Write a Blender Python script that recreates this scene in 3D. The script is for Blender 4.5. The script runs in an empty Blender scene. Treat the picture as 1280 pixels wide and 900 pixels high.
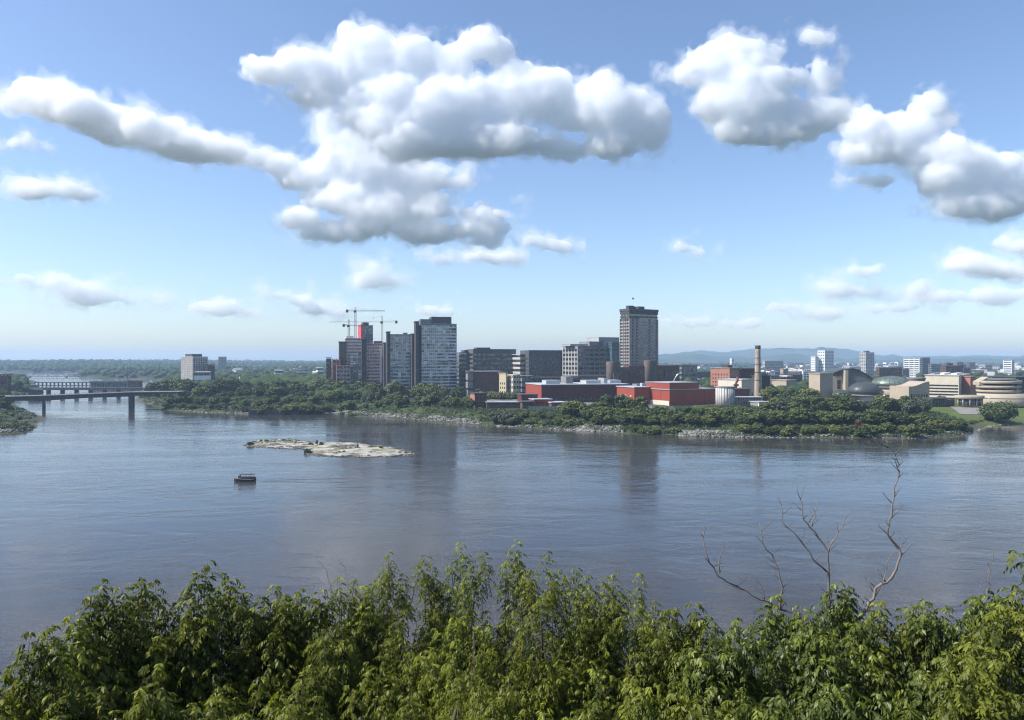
import bpy, math, random
import numpy as np
from mathutils import Vector, Matrix

# ------------------------------------------------------------------ basics
C = bpy.context.scene.collection
SC = bpy.context.scene
F, CAMZ, V0, U0 = 914.0, 50.0, 450.0, 640.0     # focal length in photo pixels, eye height, principal point
R = math.radians
SUN_EL, SUN_AZ = 47.0, -10.0                      # sun to the left, a little beyond the city

def ax(u, Y): return (u - U0) / F * Y
def az(v, Y): return CAMZ - (v - V0) / F * Y
def gpt(u, v, z=0.0):
    Y = (CAMZ - z) * F / (v - V0)
    return (ax(u, Y), Y)

def tag(o, label=None, cat=None, group=None, kind=None):
    if label: o['label'] = label
    if cat: o['category'] = cat
    if group: o['group'] = group
    if kind: o['kind'] = kind
    return o

def empty(name, loc, rz=0.0, label=None, cat=None, group=None):
    o = bpy.data.objects.new(name, None)
    o.location = loc; o.rotation_euler = (0, 0, rz)
    o.empty_display_size = 1.0
    C.objects.link(o)
    return tag(o, label, cat, group)

def copy_tree(o, parent=None):
    c = o.copy(); C.objects.link(c)
    if parent: c.parent = parent
    for ch in list(o.children): copy_tree(ch, c)
    return c

def mesh_np(name, verts, faces, mats, parent=None, smooth=False, midx=None):
    """faces: (n,4) or (n,3) int array"""
    me = bpy.data.meshes.new(name)
    verts = np.asarray(verts, dtype=np.float32); faces = np.asarray(faces, dtype=np.int32)
    k = faces.shape[1]; n = len(faces)
    me.vertices.add(len(verts)); me.vertices.foreach_set('co', verts.ravel())
    me.loops.add(n * k); me.loops.foreach_set('vertex_index', faces.ravel())
    me.polygons.add(n); me.polygons.foreach_set('loop_start', np.arange(0, n * k, k, dtype=np.int32))
    try: me.polygons.foreach_set('loop_total', np.full(n, k, dtype=np.int32))
    except Exception: pass
    if midx is not None: me.polygons.foreach_set('material_index', np.asarray(midx, dtype=np.int32))
    if smooth: me.polygons.foreach_set('use_smooth', np.ones(n, dtype=bool))
    me.update(calc_edges=True)
    for m in (mats if isinstance(mats, (list, tuple)) else [mats]): me.materials.append(m)
    o = bpy.data.objects.new(name, me); C.objects.link(o)
    if parent: o.parent = parent
    return o

class MB:
    def __init__(s): s.v = []; s.f = []; s.sm = []
    def add(s, vs, fs, smooth=False):
        b = len(s.v); s.v += [tuple(p) for p in vs]
        for f in fs: s.f.append(tuple(i + b for i in f)); s.sm.append(smooth)
        return s
    def box(s, x0, x1, y0, y1, z0, z1):
        vs = [(x0,y0,z0),(x1,y0,z0),(x1,y1,z0),(x0,y1,z0),(x0,y0,z1),(x1,y0,z1),(x1,y1,z1),(x0,y1,z1)]
        return s.add(vs, [(0,3,2,1),(4,5,6,7),(0,1,5,4),(1,2,6,5),(2,3,7,6),(3,0,4,7)])
    def prism(s, poly, z0, z1, top=None):
        """poly: ccw list of (x,y); top: optional scaled polygon"""
        n = len(poly); top = top or poly
        vs = [(p[0], p[1], z0) for p in poly] + [(p[0], p[1], z1) for p in top]
        fs = [tuple(range(n))[::-1], tuple(range(n, 2*n))] + [(i, (i+1) % n, n + (i+1) % n, n + i) for i in range(n)]
        return s.add(vs, fs)
    def lathe(s, prof, n=32, cx=0, cy=0, sx=1, sy=1, smooth=True):
        vs = []; fs = []
        for r, z in prof:
            for i in range(n):
                a = 2*math.pi*i/n
                vs.append((cx + r*sx*math.cos(a), cy + r*sy*math.sin(a), z))
        for j in range(len(prof)-1):
            for i in range(n):
                k = (i+1) % n
                fs.append((j*n+i, j*n+k, (j+1)*n+k, (j+1)*n+i))
        s.add(vs, fs, smooth)
        b = len(s.v) - len(vs)
        s.f.append(tuple(b+i for i in range(n))[::-1]); s.sm.append(False)
        t = b + (len(prof)-1)*n
        s.f.append(tuple(t+i for i in range(n))); s.sm.append(False)
        return s
    def tube(s, pts, rad, n=6, smooth=True):
        pts = [Vector(p) for p in pts]
        if not isinstance(rad, (list, tuple)): rad = [rad]*len(pts)
        vs = []; fs = []; ref = None
        for i, p in enumerate(pts):
            d = (pts[min(i+1, len(pts)-1)] - pts[max(i-1, 0)])
            if d.length < 1e-9: d = Vector((0,0,1))
            d.normalize()
            if ref is None: ref = Vector((1,0,0)) if abs(d.x) < .9 else Vector((0,1,0))
            a = (ref - d*ref.dot(d)).normalized(); b = d.cross(a); ref = a
            for k in range(n):
                t = 2*math.pi*k/n + math.pi/4
                vs.append(p + (a*math.cos(t) + b*math.sin(t))*rad[i])
        for i in range(len(pts)-1):
            for k in range(n):
                q = (k+1) % n
                fs.append((i*n+k, i*n+q, (i+1)*n+q, (i+1)*n+k))
        fs.append(tuple(range(n))[::-1]); fs.append(tuple(range((len(pts)-1)*n, len(pts)*n)))
        return s.add(vs, fs, smooth)
    def build(s, name, mat, parent=None, loc=None):
        me = bpy.data.meshes.new(name)
        me.from_pydata(s.v, [], s.f)
        for p, q in zip(me.polygons, s.sm): p.use_smooth = q
        for m in (mat if isinstance(mat, (list, tuple)) else [mat]): me.materials.append(m)
        me.update()
        o = bpy.data.objects.new(name, me); C.objects.link(o)
        if parent: o.parent = parent
        if loc: o.location = loc
        return o

# ------------------------------------------------------------------ noise helpers (numpy)
def bspl(n_out, lam, rng_off=0.0):
    """interpolation matrix (n_out x n_lat) of cubic b-splines with lattice spacing lam"""
    x = np.arange(n_out) / lam + 2 + rng_off
    n_lat = int(x.max()) + 4
    M = np.zeros((n_out, n_lat), dtype=np.float32)
    i = np.floor(x).astype(int); t = x - i
    w = [(1-t)**3/6, (3*t**3-6*t**2+4)/6, (-3*t**3+3*t**2+3*t+1)/6, t**3/6]
    for k in range(4): M[np.arange(n_out), i-1+k] = w[k]
    return M

def noise3(shape, lam, rng):
    Ms = [bspl(n, l, rng.random()) for n, l in zip(shape, lam if hasattr(lam, '__len__') else (lam,)*3)]
    L = rng.standard_normal([m.shape[1] for m in Ms]).astype(np.float32)
    o = np.tensordot(Ms[0], L, (1, 0))
    o = np.tensordot(o, Ms[1], (1, 1)).transpose(0, 2, 1)
    o = np.tensordot(o, Ms[2], (2, 1))
    return o * 2.2        # about unit variance

def noise2(shape, lam, rng):
    Ms = [bspl(n, l, rng.random()) for n, l in zip(shape, (lam, lam))]
    L = rng.standard_normal([m.shape[1] for m in Ms]).astype(np.float32)
    return (Ms[0] @ L @ Ms[1].T) * 1.7

def vnoise(x, y, lam, seed):
    """smooth value noise at scattered 2-D points"""
    x = x/lam + 1000.3; y = y/lam + 1000.7
    i = np.floor(x).astype(np.int64); j = np.floor(y).astype(np.int64)
    fx = x-i; fy = y-j; fx = fx*fx*(3-2*fx); fy = fy*fy*(3-2*fy)
    def h(a, b):
        n = (a*374761393 + b*668265263 + seed*1274126177) & 0x7fffffff
        n = ((n ^ (n >> 13))*1274126177) & 0x7fffffff
        return ((n ^ (n >> 16)) & 0xffff)/65535.0
    return (h(i,j)*(1-fx)+h(i+1,j)*fx)*(1-fy) + (h(i,j+1)*(1-fx)+h(i+1,j+1)*fx)*fy

def surface_nets(f, iso):
    """closed quad surface of f > iso"""
    s = f > iso
    nx, ny, nz = f.shape
    c = np.zeros((nx-1, ny-1, nz-1), dtype=np.int8)
    offs = [(a,b,d) for a in (0,1) for b in (0,1) for d in (0,1)]
    for a,b,d in offs: c += s[a:nx-1+a, b:ny-1+b, d:nz-1+d]
    I, J, K = np.nonzero((c > 0) & (c < 8))
    ids = np.full(c.shape, -1, dtype=np.int32); ids[I,J,K] = np.arange(len(I))
    vals = np.stack([f[I+a, J+b, K+d] for a,b,d in offs], 1) - iso
    acc = np.zeros((len(I), 3), dtype=np.float32); cnt = np.zeros(len(I), dtype=np.float32)
    oa = np.array(offs, dtype=np.float32)
    for p in range(8):
        for q in range(p+1, 8):
            if np.abs(oa[p]-oa[q]).sum() != 1: continue
            m = (vals[:,p] > 0) != (vals[:,q] > 0)
            t = vals[m,p]/(vals[m,p]-vals[m,q])
            acc[m] += oa[p] + t[:,None]*(oa[q]-oa[p]); cnt[m] += 1
    V = acc/cnt[:,None] + np.stack([I,J,K], 1)
    Q = []
    def quads(m, cells, flip):
        A = np.nonzero(m)
        q = np.stack([ids[tuple(a - o for a, o in zip(A, cell))] for cell in cells], 1)
        fl = flip[A]
        q[fl] = q[fl][:, ::-1]
        Q.append(q)
    m = np.zeros(f.shape, bool); m[:-1,1:-1,1:-1] = s[:-1,1:-1,1:-1] != s[1:,1:-1,1:-1]
    quads(m, [(0,1,1),(0,0,1),(0,0,0),(0,1,0)], ~s)
    m[:] = False; m[1:-1,:-1,1:-1] = s[1:-1,:-1,1:-1] != s[1:-1,1:,1:-1]
    quads(m, [(1,0,1),(1,0,0),(0,0,0),(0,0,1)], ~s)
    m[:] = False; m[1:-1,1:-1,:-1] = s[1:-1,1:-1,:-1] != s[1:-1,1:-1,1:]
    quads(m, [(1,1,0),(0,1,0),(0,0,0),(1,0,0)], ~s)
    return V, np.concatenate(Q)

# ------------------------------------------------------------------ material helpers
def mat(name):
    m = bpy.data.materials.new(name); m.use_nodes = True
    nt = m.node_tree; nt.nodes.clear()
    out = nt.nodes.new('ShaderNodeOutputMaterial')
    return m, nt, out
def nd(nt, t, **kw):
    n = nt.nodes.new(t)
    for k, v in kw.items():
        if k.startswith('i_'):
            key = k[2:]; key = int(key) if key.isdigit() else key.replace('__', ' ')
            n.inputs[key].default_value = v
        else: setattr(n, k, v)
    return n
def lk(nt, a, b): nt.links.new(a, b)
def c4(c): return (c[0], c[1], c[2], 1.0)
def math_(nt, op, a, b=None, clamp=False):
    n = nd(nt, 'ShaderNodeMath', operation=op, use_clamp=clamp)
    for i, v in enumerate((a, b)):
        if v is None: continue
        if isinstance(v, (int, float)): n.inputs[i].default_value = v
        else: lk(nt, v, n.inputs[i])
    return n.outputs[0]
def mixc(nt, fac, a, b, blend='MIX'):
    n = nd(nt, 'ShaderNodeMix', data_type='RGBA', blend_type=blend)
    for i, v in ((0, fac), (6, a), (7, b)):
        if isinstance(v, (int, float)): n.inputs[i].default_value = v
        elif isinstance(v, tuple): n.inputs[i].default_value = c4(v)
        else: lk(nt, v, n.inputs[i])
    return n.outputs[2]
def ramp(nt, fac, lo, hi):
    n = nd(nt, 'ShaderNodeMapRange', clamp=True); n.inputs[1].default_value = lo; n.inputs[2].default_value = hi
    lk(nt, fac, n.inputs[0]); return n.outputs[0]

def plain(name, col, rough=.8, var=.25, scale=.15, fine=2.0, metal=0.0, spec=.3):
    """weathered matt surface: colour varies with soft stains and fine grain"""
    m, nt, out = mat(name)
    b = nd(nt, 'ShaderNodeBsdfPrincipled'); b.inputs['Roughness'].default_value = rough; b.inputs['Metallic'].default_value = metal
    b.inputs['Specular IOR Level'].default_value = spec
    tc = nd(nt, 'ShaderNodeTexCoord')
    n1 = nd(nt, 'ShaderNodeTexNoise', i_Scale=scale, i_Detail=6.0, i_Roughness=.65); lk(nt, tc.outputs['Object'], n1.inputs['Vector'])
    n2 = nd(nt, 'ShaderNodeTexNoise', i_Scale=fine, i_Detail=3.0); lk(nt, tc.outputs['Object'], n2.inputs['Vector'])
    f = math_(nt, 'ADD', math_(nt, 'MULTIPLY', n1.outputs[0], .7), math_(nt, 'MULTIPLY', n2.outputs[0], .3))
    f = ramp(nt, f, .3, .7)
    lo = tuple(c*(1-var) for c in col); hi = tuple(min(1, c*(1+var)) for c in col)
    lk(nt, mixc(nt, f, lo, hi), b.inputs['Base Color']); lk(nt, b.outputs[0], out.inputs[0])
    return m

def glassy(name, dark, pale, frac=.25, px=1.6, pz=3.6, rough=.08, ior=1.9):
    """window glass: each pane of the pattern has its own tone (blinds, rooms), all glossy"""
    m, nt, out = mat(name)
    b = nd(nt, 'ShaderNodeBsdfPrincipled'); b.inputs['Roughness'].default_value = rough; b.inputs['IOR'].default_value = ior
    tc = nd(nt, 'ShaderNodeTexCoord'); sp = nd(nt, 'ShaderNodeSeparateXYZ'); lk(nt, tc.outputs['Object'], sp.inputs[0])
    h = math_(nt, 'FLOOR', math_(nt, 'DIVIDE', math_(nt, 'ADD', sp.outputs[0], sp.outputs[1]), px))
    z = math_(nt, 'FLOOR', math_(nt, 'DIVIDE', sp.outputs[2], pz))
    cb = nd(nt, 'ShaderNodeCombineXYZ'); lk(nt, h, cb.inputs[0]); lk(nt, z, cb.inputs[1])
    wn = nd(nt, 'ShaderNodeTexWhiteNoise', noise_dimensions='3D'); lk(nt, cb.outputs[0], wn.inputs['Vector'])
    cl = nd(nt, 'ShaderNodeTexNoise', i_Scale=.12, i_Detail=3.0); lk(nt, cb.outputs[0], cl.inputs['Vector'])
    f = math_(nt, 'MULTIPLY', wn.outputs['Value'], math_(nt, 'ADD', cl.outputs[0], .5))
    f = ramp(nt, f, 1-frac*1.6, 1-frac*.2)
    lk(nt, mixc(nt, f, dark, pale), b.inputs['Base Color'])
    # panes sit at slightly different tilts
    nm = nd(nt, 'ShaderNodeNewGeometry'); ad = nd(nt, 'ShaderNodeVectorMath', operation='ADD')
    sc = nd(nt, 'ShaderNodeVectorMath', operation='MULTIPLY_ADD'); lk(nt, wn.outputs['Color'], sc.inputs[0])
    sc.inputs[1].default_value = (.04,.04,.05); sc.inputs[2].default_value = (-.02,-.02,-.025)
    lk(nt, nm.outputs['Normal'], ad.inputs[0]); lk(nt, sc.outputs[0], ad.inputs[1])
    no = nd(nt, 'ShaderNodeVectorMath', operation='NORMALIZE'); lk(nt, ad.outputs[0], no.inputs[0]); lk(nt, no.outputs[0], b.inputs['Normal'])
    lk(nt, b.outputs[0], out.inputs[0])
    return m

def foliage(name, cols, rough=.6, trans=.25, scale=.35, spec=.35, rnd=True, young_lit=None):
    """leaf colour: varies by clump and from one plant to the next"""
    m, nt, out = mat(name)
    b = nd(nt, 'ShaderNodeBsdfPrincipled'); b.inputs['Roughness'].default_value = rough; b.inputs['Specular IOR Level'].default_value = spec
    tc = nd(nt, 'ShaderNodeTexCoord'); n1 = nd(nt, 'ShaderNodeTexNoise', i_Scale=scale, i_Detail=4.0); lk(nt, tc.outputs['Object'], n1.inputs['Vector'])
    gi = nd(nt, 'ShaderNodeNewGeometry'); oi = nd(nt, 'ShaderNodeObjectInfo')
    f = math_(nt, 'ADD', math_(nt, 'MULTIPLY', gi.outputs['Random Per Island'], .5), math_(nt, 'MULTIPLY', n1.outputs[0], .9))
    f = ramp(nt, f, .3, 1.1)
    col = mixc(nt, f, cols[0], cols[1])
    if young_lit:
        ya = nd(nt, 'ShaderNodeAttribute', attribute_name='young_lit'); col = mixc(nt, ya.outputs['Fac'], col, young_lit)  # new-growth tone that also paints light tops over dark crown insides
    if rnd:
        col = mixc(nt, ramp(nt, oi.outputs['Random'], .45, 1.0), col, cols[2])
    lk(nt, col, b.inputs['Base Color'])
    if trans:
        t = nd(nt, 'ShaderNodeBsdfTranslucent'); lk(nt, mixc(nt, 1.0, col, (1.5, 1.6, .8), 'MULTIPLY'), t.inputs[0])
        mx = nd(nt, 'ShaderNodeMixShader'); mx.inputs[0].default_value = trans
        lk(nt, b.outputs[0], mx.inputs[1]); lk(nt, t.outputs[0], mx.inputs[2]); lk(nt, mx.outputs[0], out.inputs[0])
    else: lk(nt, b.outputs[0], out.inputs[0])
    return m
# ------------------------------------------------------------------ camera, sun, sky, haze, clouds
cd = bpy.data.cameras.new('camera'); cam = bpy.data.objects.new('camera', cd); C.objects.link(cam)
cam.location = (0, 0, CAMZ); cam.rotation_euler = (R(90), 0, 0)
cd.sensor_width = 36; cd.lens = 36*F/1280; cd.clip_start = .1; cd.clip_end = 120000
SC.camera = cam

sl = bpy.data.lights.new('sun', 'SUN'); sl.energy = 5.0; sl.angle = R(.53); sl.color = (1, .965, .915)
so = bpy.data.objects.new('sun', sl); C.objects.link(so)
sd = Vector((-math.cos(R(SUN_EL))*math.cos(R(SUN_AZ)), math.cos(R(SUN_EL))*math.sin(R(SUN_AZ)), math.sin(R(SUN_EL))))
so.rotation_euler = sd.to_track_quat('Z', 'Y').to_euler(); so.location = (0, 0, 400)

w = bpy.data.worlds.new('World'); SC.world = w; w.use_nodes = True
nt = w.node_tree; nt.nodes.clear()
wo = nd(nt, 'ShaderNodeOutputWorld'); bg = nd(nt, 'ShaderNodeBackground'); sk = nd(nt, 'ShaderNodeTexSky')
sk.sky_type = 'NISHITA'; sk.sun_disc = False; sk.sun_elevation = R(SUN_EL); sk.sun_rotation = math.atan2(sd.x, sd.y)
sk.altitude = 80; sk.air_density = 1.0; sk.dust_density = 0.9; sk.ozone_density = 4.6
bg.inputs[1].default_value = .128
hs = nd(nt, 'ShaderNodeHueSaturation'); hs.inputs['Saturation'].default_value = .97; lk(nt, sk.outputs[0], hs.inputs['Color']); lk(nt, mixc(nt, 1.0, hs.outputs[0], (1.0, .99, 1.0), 'MULTIPLY'), bg.inputs[0]); lk(nt, bg.outputs[0], wo.inputs[0])

SC.view_settings.view_transform = 'Standard'; SC.view_settings.look = 'None'
SC.view_settings.exposure = 0.6; SC.view_settings.gamma = 1.0; SC.view_settings.use_curve_mapping = False
SC.render.engine = 'CYCLES'
cy = SC.cycles
cy.max_bounces = 110; cy.diffuse_bounces = 3; cy.glossy_bounces = 3; cy.transmission_bounces = 3; cy.volume_bounces = 100
cy.transparent_max_bounces = 12; cy.sample_clamp_indirect = 6.0; cy.use_denoising = True
cy.denoising_prefilter = 'FAST'; cy.use_adaptive_sampling = True; cy.adaptive_threshold = .006; SC.render.filter_size = 1.2; cy.filter_width = 1.2
cy.caustics_reflective = False; cy.caustics_refractive = False

# haze: even air from just under the river bed to just over the tallest crane
m, nt, out = mat('haze_air')
pv = nd(nt, 'ShaderNodeVolumePrincipled')
pv.inputs['Color'].default_value = (.55, .745, 1.0, 1); pv.inputs['Density'].default_value = 9e-5; pv.inputs['Anisotropy'].default_value = .1
lk(nt, pv.outputs[0], out.inputs['Volume'])
o = MB().box(-13500, 13500, -900, 14500, -6, 190).build('haze', m); tag(o, kind='stuff')

# clouds: closed shapes of even, scattering water vapour, lit by the sun and sky
def cloud_mat(name, tau):
    m, nt, out = mat(name)
    v = nd(nt, 'ShaderNodeVolumePrincipled')
    v.inputs['Color'].default_value = (.986, .992, 1, 1); v.inputs['Density'].default_value = tau; v.inputs['Anisotropy'].default_value = .0
    lk(nt, v.outputs[0], out.inputs['Volume'])
    return m

def cloud(label, D, blobs, seed, tau=.08, vox=2.0, rough=1.0, group=None, wisp=3.2, depth=.5, flat=.7):
    rng = np.random.default_rng(seed)
    pad = 36*rough + wisp*2.2
    b = np.array(blobs, dtype=float)
    u0, u1 = (b[:,0]-b[:,2]).min()-pad, (b[:,0]+b[:,2]).max()+pad
    v0, v1 = (b[:,1]-b[:,3]).min()-pad, (b[:,1]+b[:,3]).max()+pad
    rd = np.minimum(b[:,2], b[:,3]*1.8)*depth
    dd = rng.uniform(-.3, .3, len(b))*rd
    y0, y1 = (dd-rd).min()-pad, (dd+rd).max()+pad
    nu, ny, nv = [int((q-p)/vox)+1 for p, q in ((u0,u1),(y0,y1),(v0,v1))]
    U = (u0 + np.arange(nu)*vox).astype(np.float32)[:,None,None]
    Yd = (y0 + np.arange(ny)*vox).astype(np.float32)[None,:,None]
    Vv = (v0 + np.arange(nv)*vox).astype(np.float32)[None,None,:]
    shp = (nu, ny, nv)
    g = np.full(shp, -1e3, dtype=np.float32)
    for i, (cu, cv, ru, rv) in enumerate(b):
        dv = (Vv-cv); q = dv/np.where(dv > 0, rv*flat, rv)
        d = np.sqrt(((U-cu)/ru)**2 + q**2 + ((Yd-dd[i])/rd[i])**2)
        d = (1-d)*min(ru, rv)
        k = 5.0
        h = np.clip(.5+.5*(g-d)/k, 0, 1)
        g = d*(1-h) + g*h + k*h*(1-h)
    # billowing: bulges of falling size, creased between them
    lam, a = 34.0*rough, 6.5*rough
    while lam > vox*1.7:
        n = noise3(shp, lam/vox, rng)
        g += a*(np.abs(n)-.55)*1.15 if lam < 25*rough else a*n*.8
        lam *= .55; a *= .66
    wn = noise3(shp, 9/vox, rng)*2.6 + noise3(shp, 4.6/vox, rng)*2.2 + noise3(shp, 22/vox, rng)*3.0
    for arr in (g,):
        arr[0]=arr[-1]=-99; arr[:,0]=arr[:,-1]=-99; arr[:,:,0]=arr[:,:,-1]=-99
    s = D/F
    Vs = []; Fs = []; Mi = []; nb = 0
    for mi, (fld, iso) in enumerate(((g, 0.0), (g + wn, -wisp), (g + wn*1.9, -wisp*2.2))):
        fld = fld.copy(); fld[0]=fld[-1]=-99; fld[:,0]=fld[:,-1]=-99; fld[:,:,0]=fld[:,:,-1]=-99
        V, Q = surface_nets(fld, iso)
        if len(V) == 0: continue
        W = np.empty_like(V)
        W[:,0] = (u0 + V[:,0]*vox - U0)*s
        W[:,1] = D + (y0 + V[:,1]*vox)*s
        W[:,2] = CAMZ + (V0 - (v0 + V[:,2]*vox))*s
        Q = Q[:, ::-1] + nb
        Vs.append(W); Fs.append(Q); Mi.append(np.full(len(Q), mi)); nb += len(W)
    mats = [cloud_mat('cloud_body', tau/s), cloud_mat('cloud_edge', tau*.30/s), cloud_mat('cloud_wisp', tau*.10/s)]
    o = mesh_np('cloud', np.concatenate(Vs), np.concatenate(Fs), mats, midx=np.concatenate(Mi))
    return tag(o, label, 'cloud', group)

cloud('large white cumulus with a grey base high over the city, biggest cloud in the sky', 3900, [
    (335,95,28,20),(365,88,30,28),(400,98,36,30),(385,120,26,14),(440,75,24,44),(470,70,40,42),(520,80,44,44),(556,90,34,40),(500,120,60,36),(560,140,60,42),(600,60,28,17),(624,68,22,22),(642,105,26,34),(610,140,50,32),
    (680,125,44,38),(720,140,40,36),(750,140,44,44),(790,155,38,40),(815,165,22,40),(550,180,66,30),(620,180,60,26),(690,185,50,20),(760,185,40,18),(480,155,40,26)], 3)
cloud('broad ragged cumulus hanging under the biggest cloud', 4600, [
    (300,190,20,10),(325,195,26,14),(355,208,30,18),(385,222,36,22),(415,172,18,28),(430,200,34,34),(470,215,50,26),(520,225,60,22),(570,228,36,14),(430,250,50,26),(480,260,60,26),(535,262,52,24),(590,268,44,18),
    (375,278,30,16),(410,288,36,16),(460,280,46,16),(560,290,60,20),(605,300,30,14),(610,285,28,22)], 8)
cloud('thin flat cloud strip just under the ragged middle cloud', 6200, [(560,326,20,6),(590,323,34,7),(620,322,20,7)], 11, rough=.5)
cloud('long white streak of cloud slanting down from the upper left', 4300, [(10,125,18,18),(38,125,28,24),(70,135,30,26),(105,143,30,25),(140,152,30,25),(175,165,30,24),(210,174,28,23),(240,184,24,17),(262,190,18,10),(280,191,14,8)], 15, depth=1.1)
cloud('small white cloud at the left edge of the sky', 4600, [(14,180,24,13),(30,176,12,9)], 21)
cloud('small flat white cloud alone in the left sky', 5200, [(45,237,24,12),(70,241,32,9),(98,244,22,7),(32,230,14,6)], 22, rough=.6)
cloud('heaped cumulus at the upper right with a bulging left end', 4000, [
    (872,100,22,14),(890,85,26,22),(925,85,40,36),(950,80,24,30),(905,125,40,36),(945,130,46,48),(925,165,28,22),(965,170,36,20),(1000,150,44,32),(1003,98,16,18),(1030,105,24,26),(1048,95,12,18),(1030,145,34,34),(1055,125,10,16)], 31)
cloud('tall loose cloud joining on at the right edge of the sky', 4300, [
    (1083,160,28,30),(1110,172,26,22),(1095,192,28,10),(1165,135,24,24),(1180,150,18,24),(1155,165,22,24),(1140,185,30,16),(1210,205,40,24),(1250,205,34,20),(1180,225,36,22),(1220,235,50,26),(1260,220,30,14),(1195,260,34,20),(1240,255,36,24),(1270,250,24,20),(1300,215,30,24),(1195,205,32,28),(1172,192,36,22),(1130,170,24,26),(1225,225,44,30),(1100,170,26,28)], 37)
cloud('small wisp of cloud below the right cumulus', 4300, [(1078,226,18,8),(1100,226,14,7)], 41, rough=.5)
cloud('tiny white puff above the right cumulus', 4000, [(1018,50,15,8),(1008,48,10,6)], 43, rough=.5)
cloud('small white puff in the clear sky over the tall tower', 6500, [(676,303,18,7),(694,308,18,7),(662,300,7,5)], 47, rough=.45)
cloud('little oval cloud right of the tall tower', 7000, [(858,311,14,6),(874,316,12,6)], 53, rough=.4)
cloud('grey and white bank of low cloud at the lower left', 9500, [
    (35,348,20,9),(65,355,26,10),(100,364,30,10),(140,374,34,8),(172,378,22,5)], 57, tau=.06, rough=.55)
cloud('low flat cloud over the left shore towers', 10500, [(255,385,22,9),(285,388,26,8),(310,392,16,5)], 61, tau=.06, rough=.5)
cloud('faint low cloud left of the cranes', 11500, [(375,378,14,10),(390,388,20,9),(350,370,12,4),(420,392,20,5)], 63, tau=.09, rough=.5)
cloud('small upright puff under the middle clouds', 9000, [(464,333,11,7),(466,350,18,11),(490,352,14,6)], 67, tau=.06, rough=.5)
cloud('faint low cloud behind the glass towers', 12000, [(535,390,18,11),(555,392,18,8)], 71, tau=.07, rough=.5)
cloud('puffy low cloud near the right edge of the sky', 8500, [(1195,332,18,12),(1215,334,22,14),(1240,338,22,10),(1268,342,22,7)], 73, tau=.09, rough=.5)
cloud('white cloud cut by the right edge low in the sky', 8000, [(1255,305,12,9),(1275,312,22,12),(1295,315,20,14)], 79, rough=.5)
cloud('low oval cloud in a row over the museum', 10000, [(1080,340,22,8),(1060,364,34,9),(1090,368,24,8)], 83, tau=.06, rough=.5)
cloud('tiny square puff over the far right houses', 9500, [(1150,363,12,9)], 89, tau=.06, rough=.4)
cloud('faint cloud bank low over the far hills', 14000, [(1030,392,34,10),(980,385,24,5),(1180,372,60,9),(1120,385,40,6),(1250,368,40,7),(870,402,30,7),(910,404,30,6)], 97, tau=.05, rough=.55)
# ------------------------------------------------------------------ land and water
MAIN_PX = [(1400,524.5),(1330,527),(1280,530),(1240,533),(1216,537.5),(1207,543),(1190,546.5),(1150,548),(1120,548.5),(1080,547),(1040,547.5),(1000,547),(960,546.5),
    (920,547),(880,545.5),(855,544.5),(825,542.5),(800,543),(770,541.5),(740,539.5),(710,538),(680,537),(650,535),(620,532),(600,531.5),(585,530),(560,527.5),(530,525),(500,523),
    (470,521),(450,520.5),(430,518),(415,515.5),(400,516.5),(375,517.5),(345,518),(314,518.5),(300,517),(275,516),(255,515),(235,515),(215,513.5),(203,511),(190,506),(180,503),(172,500.5),
    (176,496.5),(186,493),(193,487),(196,481),(199,478.4),(203,476.8),(190,474.6),(165,474.2),(140,474),(118,473.6),(105,472.2),(95,471),(92,468.6),(104,466.6),(130,466),(165,465.4),(205,465.2)]
MAIN = [(9500, 300)] + [(1500, 640), (820, 640)] + [gpt(u, v) for u, v in MAIN_PX]
xe, ye = MAIN[-1]; MAIN += [(xe-150, 12500), (13000, 12500), (13000, 300)]
FAR = [(-13000, 3300), (-3200, 3250), (-2500, 3180), gpt(20,465.4), gpt(60,465.2), gpt(100,465.0), gpt(150,464.9), gpt(210,464.7), (-1300, 3500), (-1300, 12500), (-13000, 12500)]
LEFT = [(-2500, 700)] + [gpt(u, v) for u, v in [(-260,545),(-60,545),(0,541.8),(22,541),(38,537),(45,533.5),(44,529),(50,526),(54,523),(46,520),(36,516),(28,512),(17,508),(13,503),(12,498),(15,496),(24,494.6),(38,494),(48,493.2),(50,490.5),(47,487),(40,484.5),(36,482),(42,479.5),(46,477.5),(36,475),(12,473.6),(-30,472.5)]] + [(-2500, 2300)]
NEAR = [(-6000, -900), (6000, -900), (6000, 60), (300, 62), (120, 58), (40, 60), (0, 62), (-60, 60), (-200, 64), (-6000, 62)]
ISLET = [gpt(u, v) for u, v in [(307,556.5),(312,553),(323,551),(340,549),(362,549.2),(384,551.3),(405,552.5),(436,553.5),(455,555.5),(476,557.5),(500,561.5),(515,565),(518.5,567.5),(508,569.5),(480,571),(450,571.7),(420,571.2),(400,570.2),(385,567.5),(384,563.5),(372,561.5),(350,560.8),(330,559),(316,558.4)]]

def seg_dist(px, py, poly):
    """signed distance (+ inside) to a closed polygon"""
    d = np.full(px.shape, 1e9); ins = np.zeros(px.shape, bool)
    n = len(poly)
    for i in range(n):
        x1, y1 = poly[i]; x2, y2 = poly[(i+1) % n]
        dx, dy = x2-x1, y2-y1; L = dx*dx+dy*dy+1e-9
        t = np.clip(((px-x1)*dx+(py-y1)*dy)/L, 0, 1)
        d = np.minimum(d, (px-x1-t*dx)**2+(py-y1-t*dy)**2)
        c = (y1 > py) != (y2 > py)
        if dy != 0: ins ^= c & (px < (x2-x1)*(py-y1)/dy + x1)
    return np.where(ins, 1, -1)*np.sqrt(d)

def sstep(x, a, b):
    t = np.clip((x-a)/(b-a), 0, 1); return t*t*(3-2*t)

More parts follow.
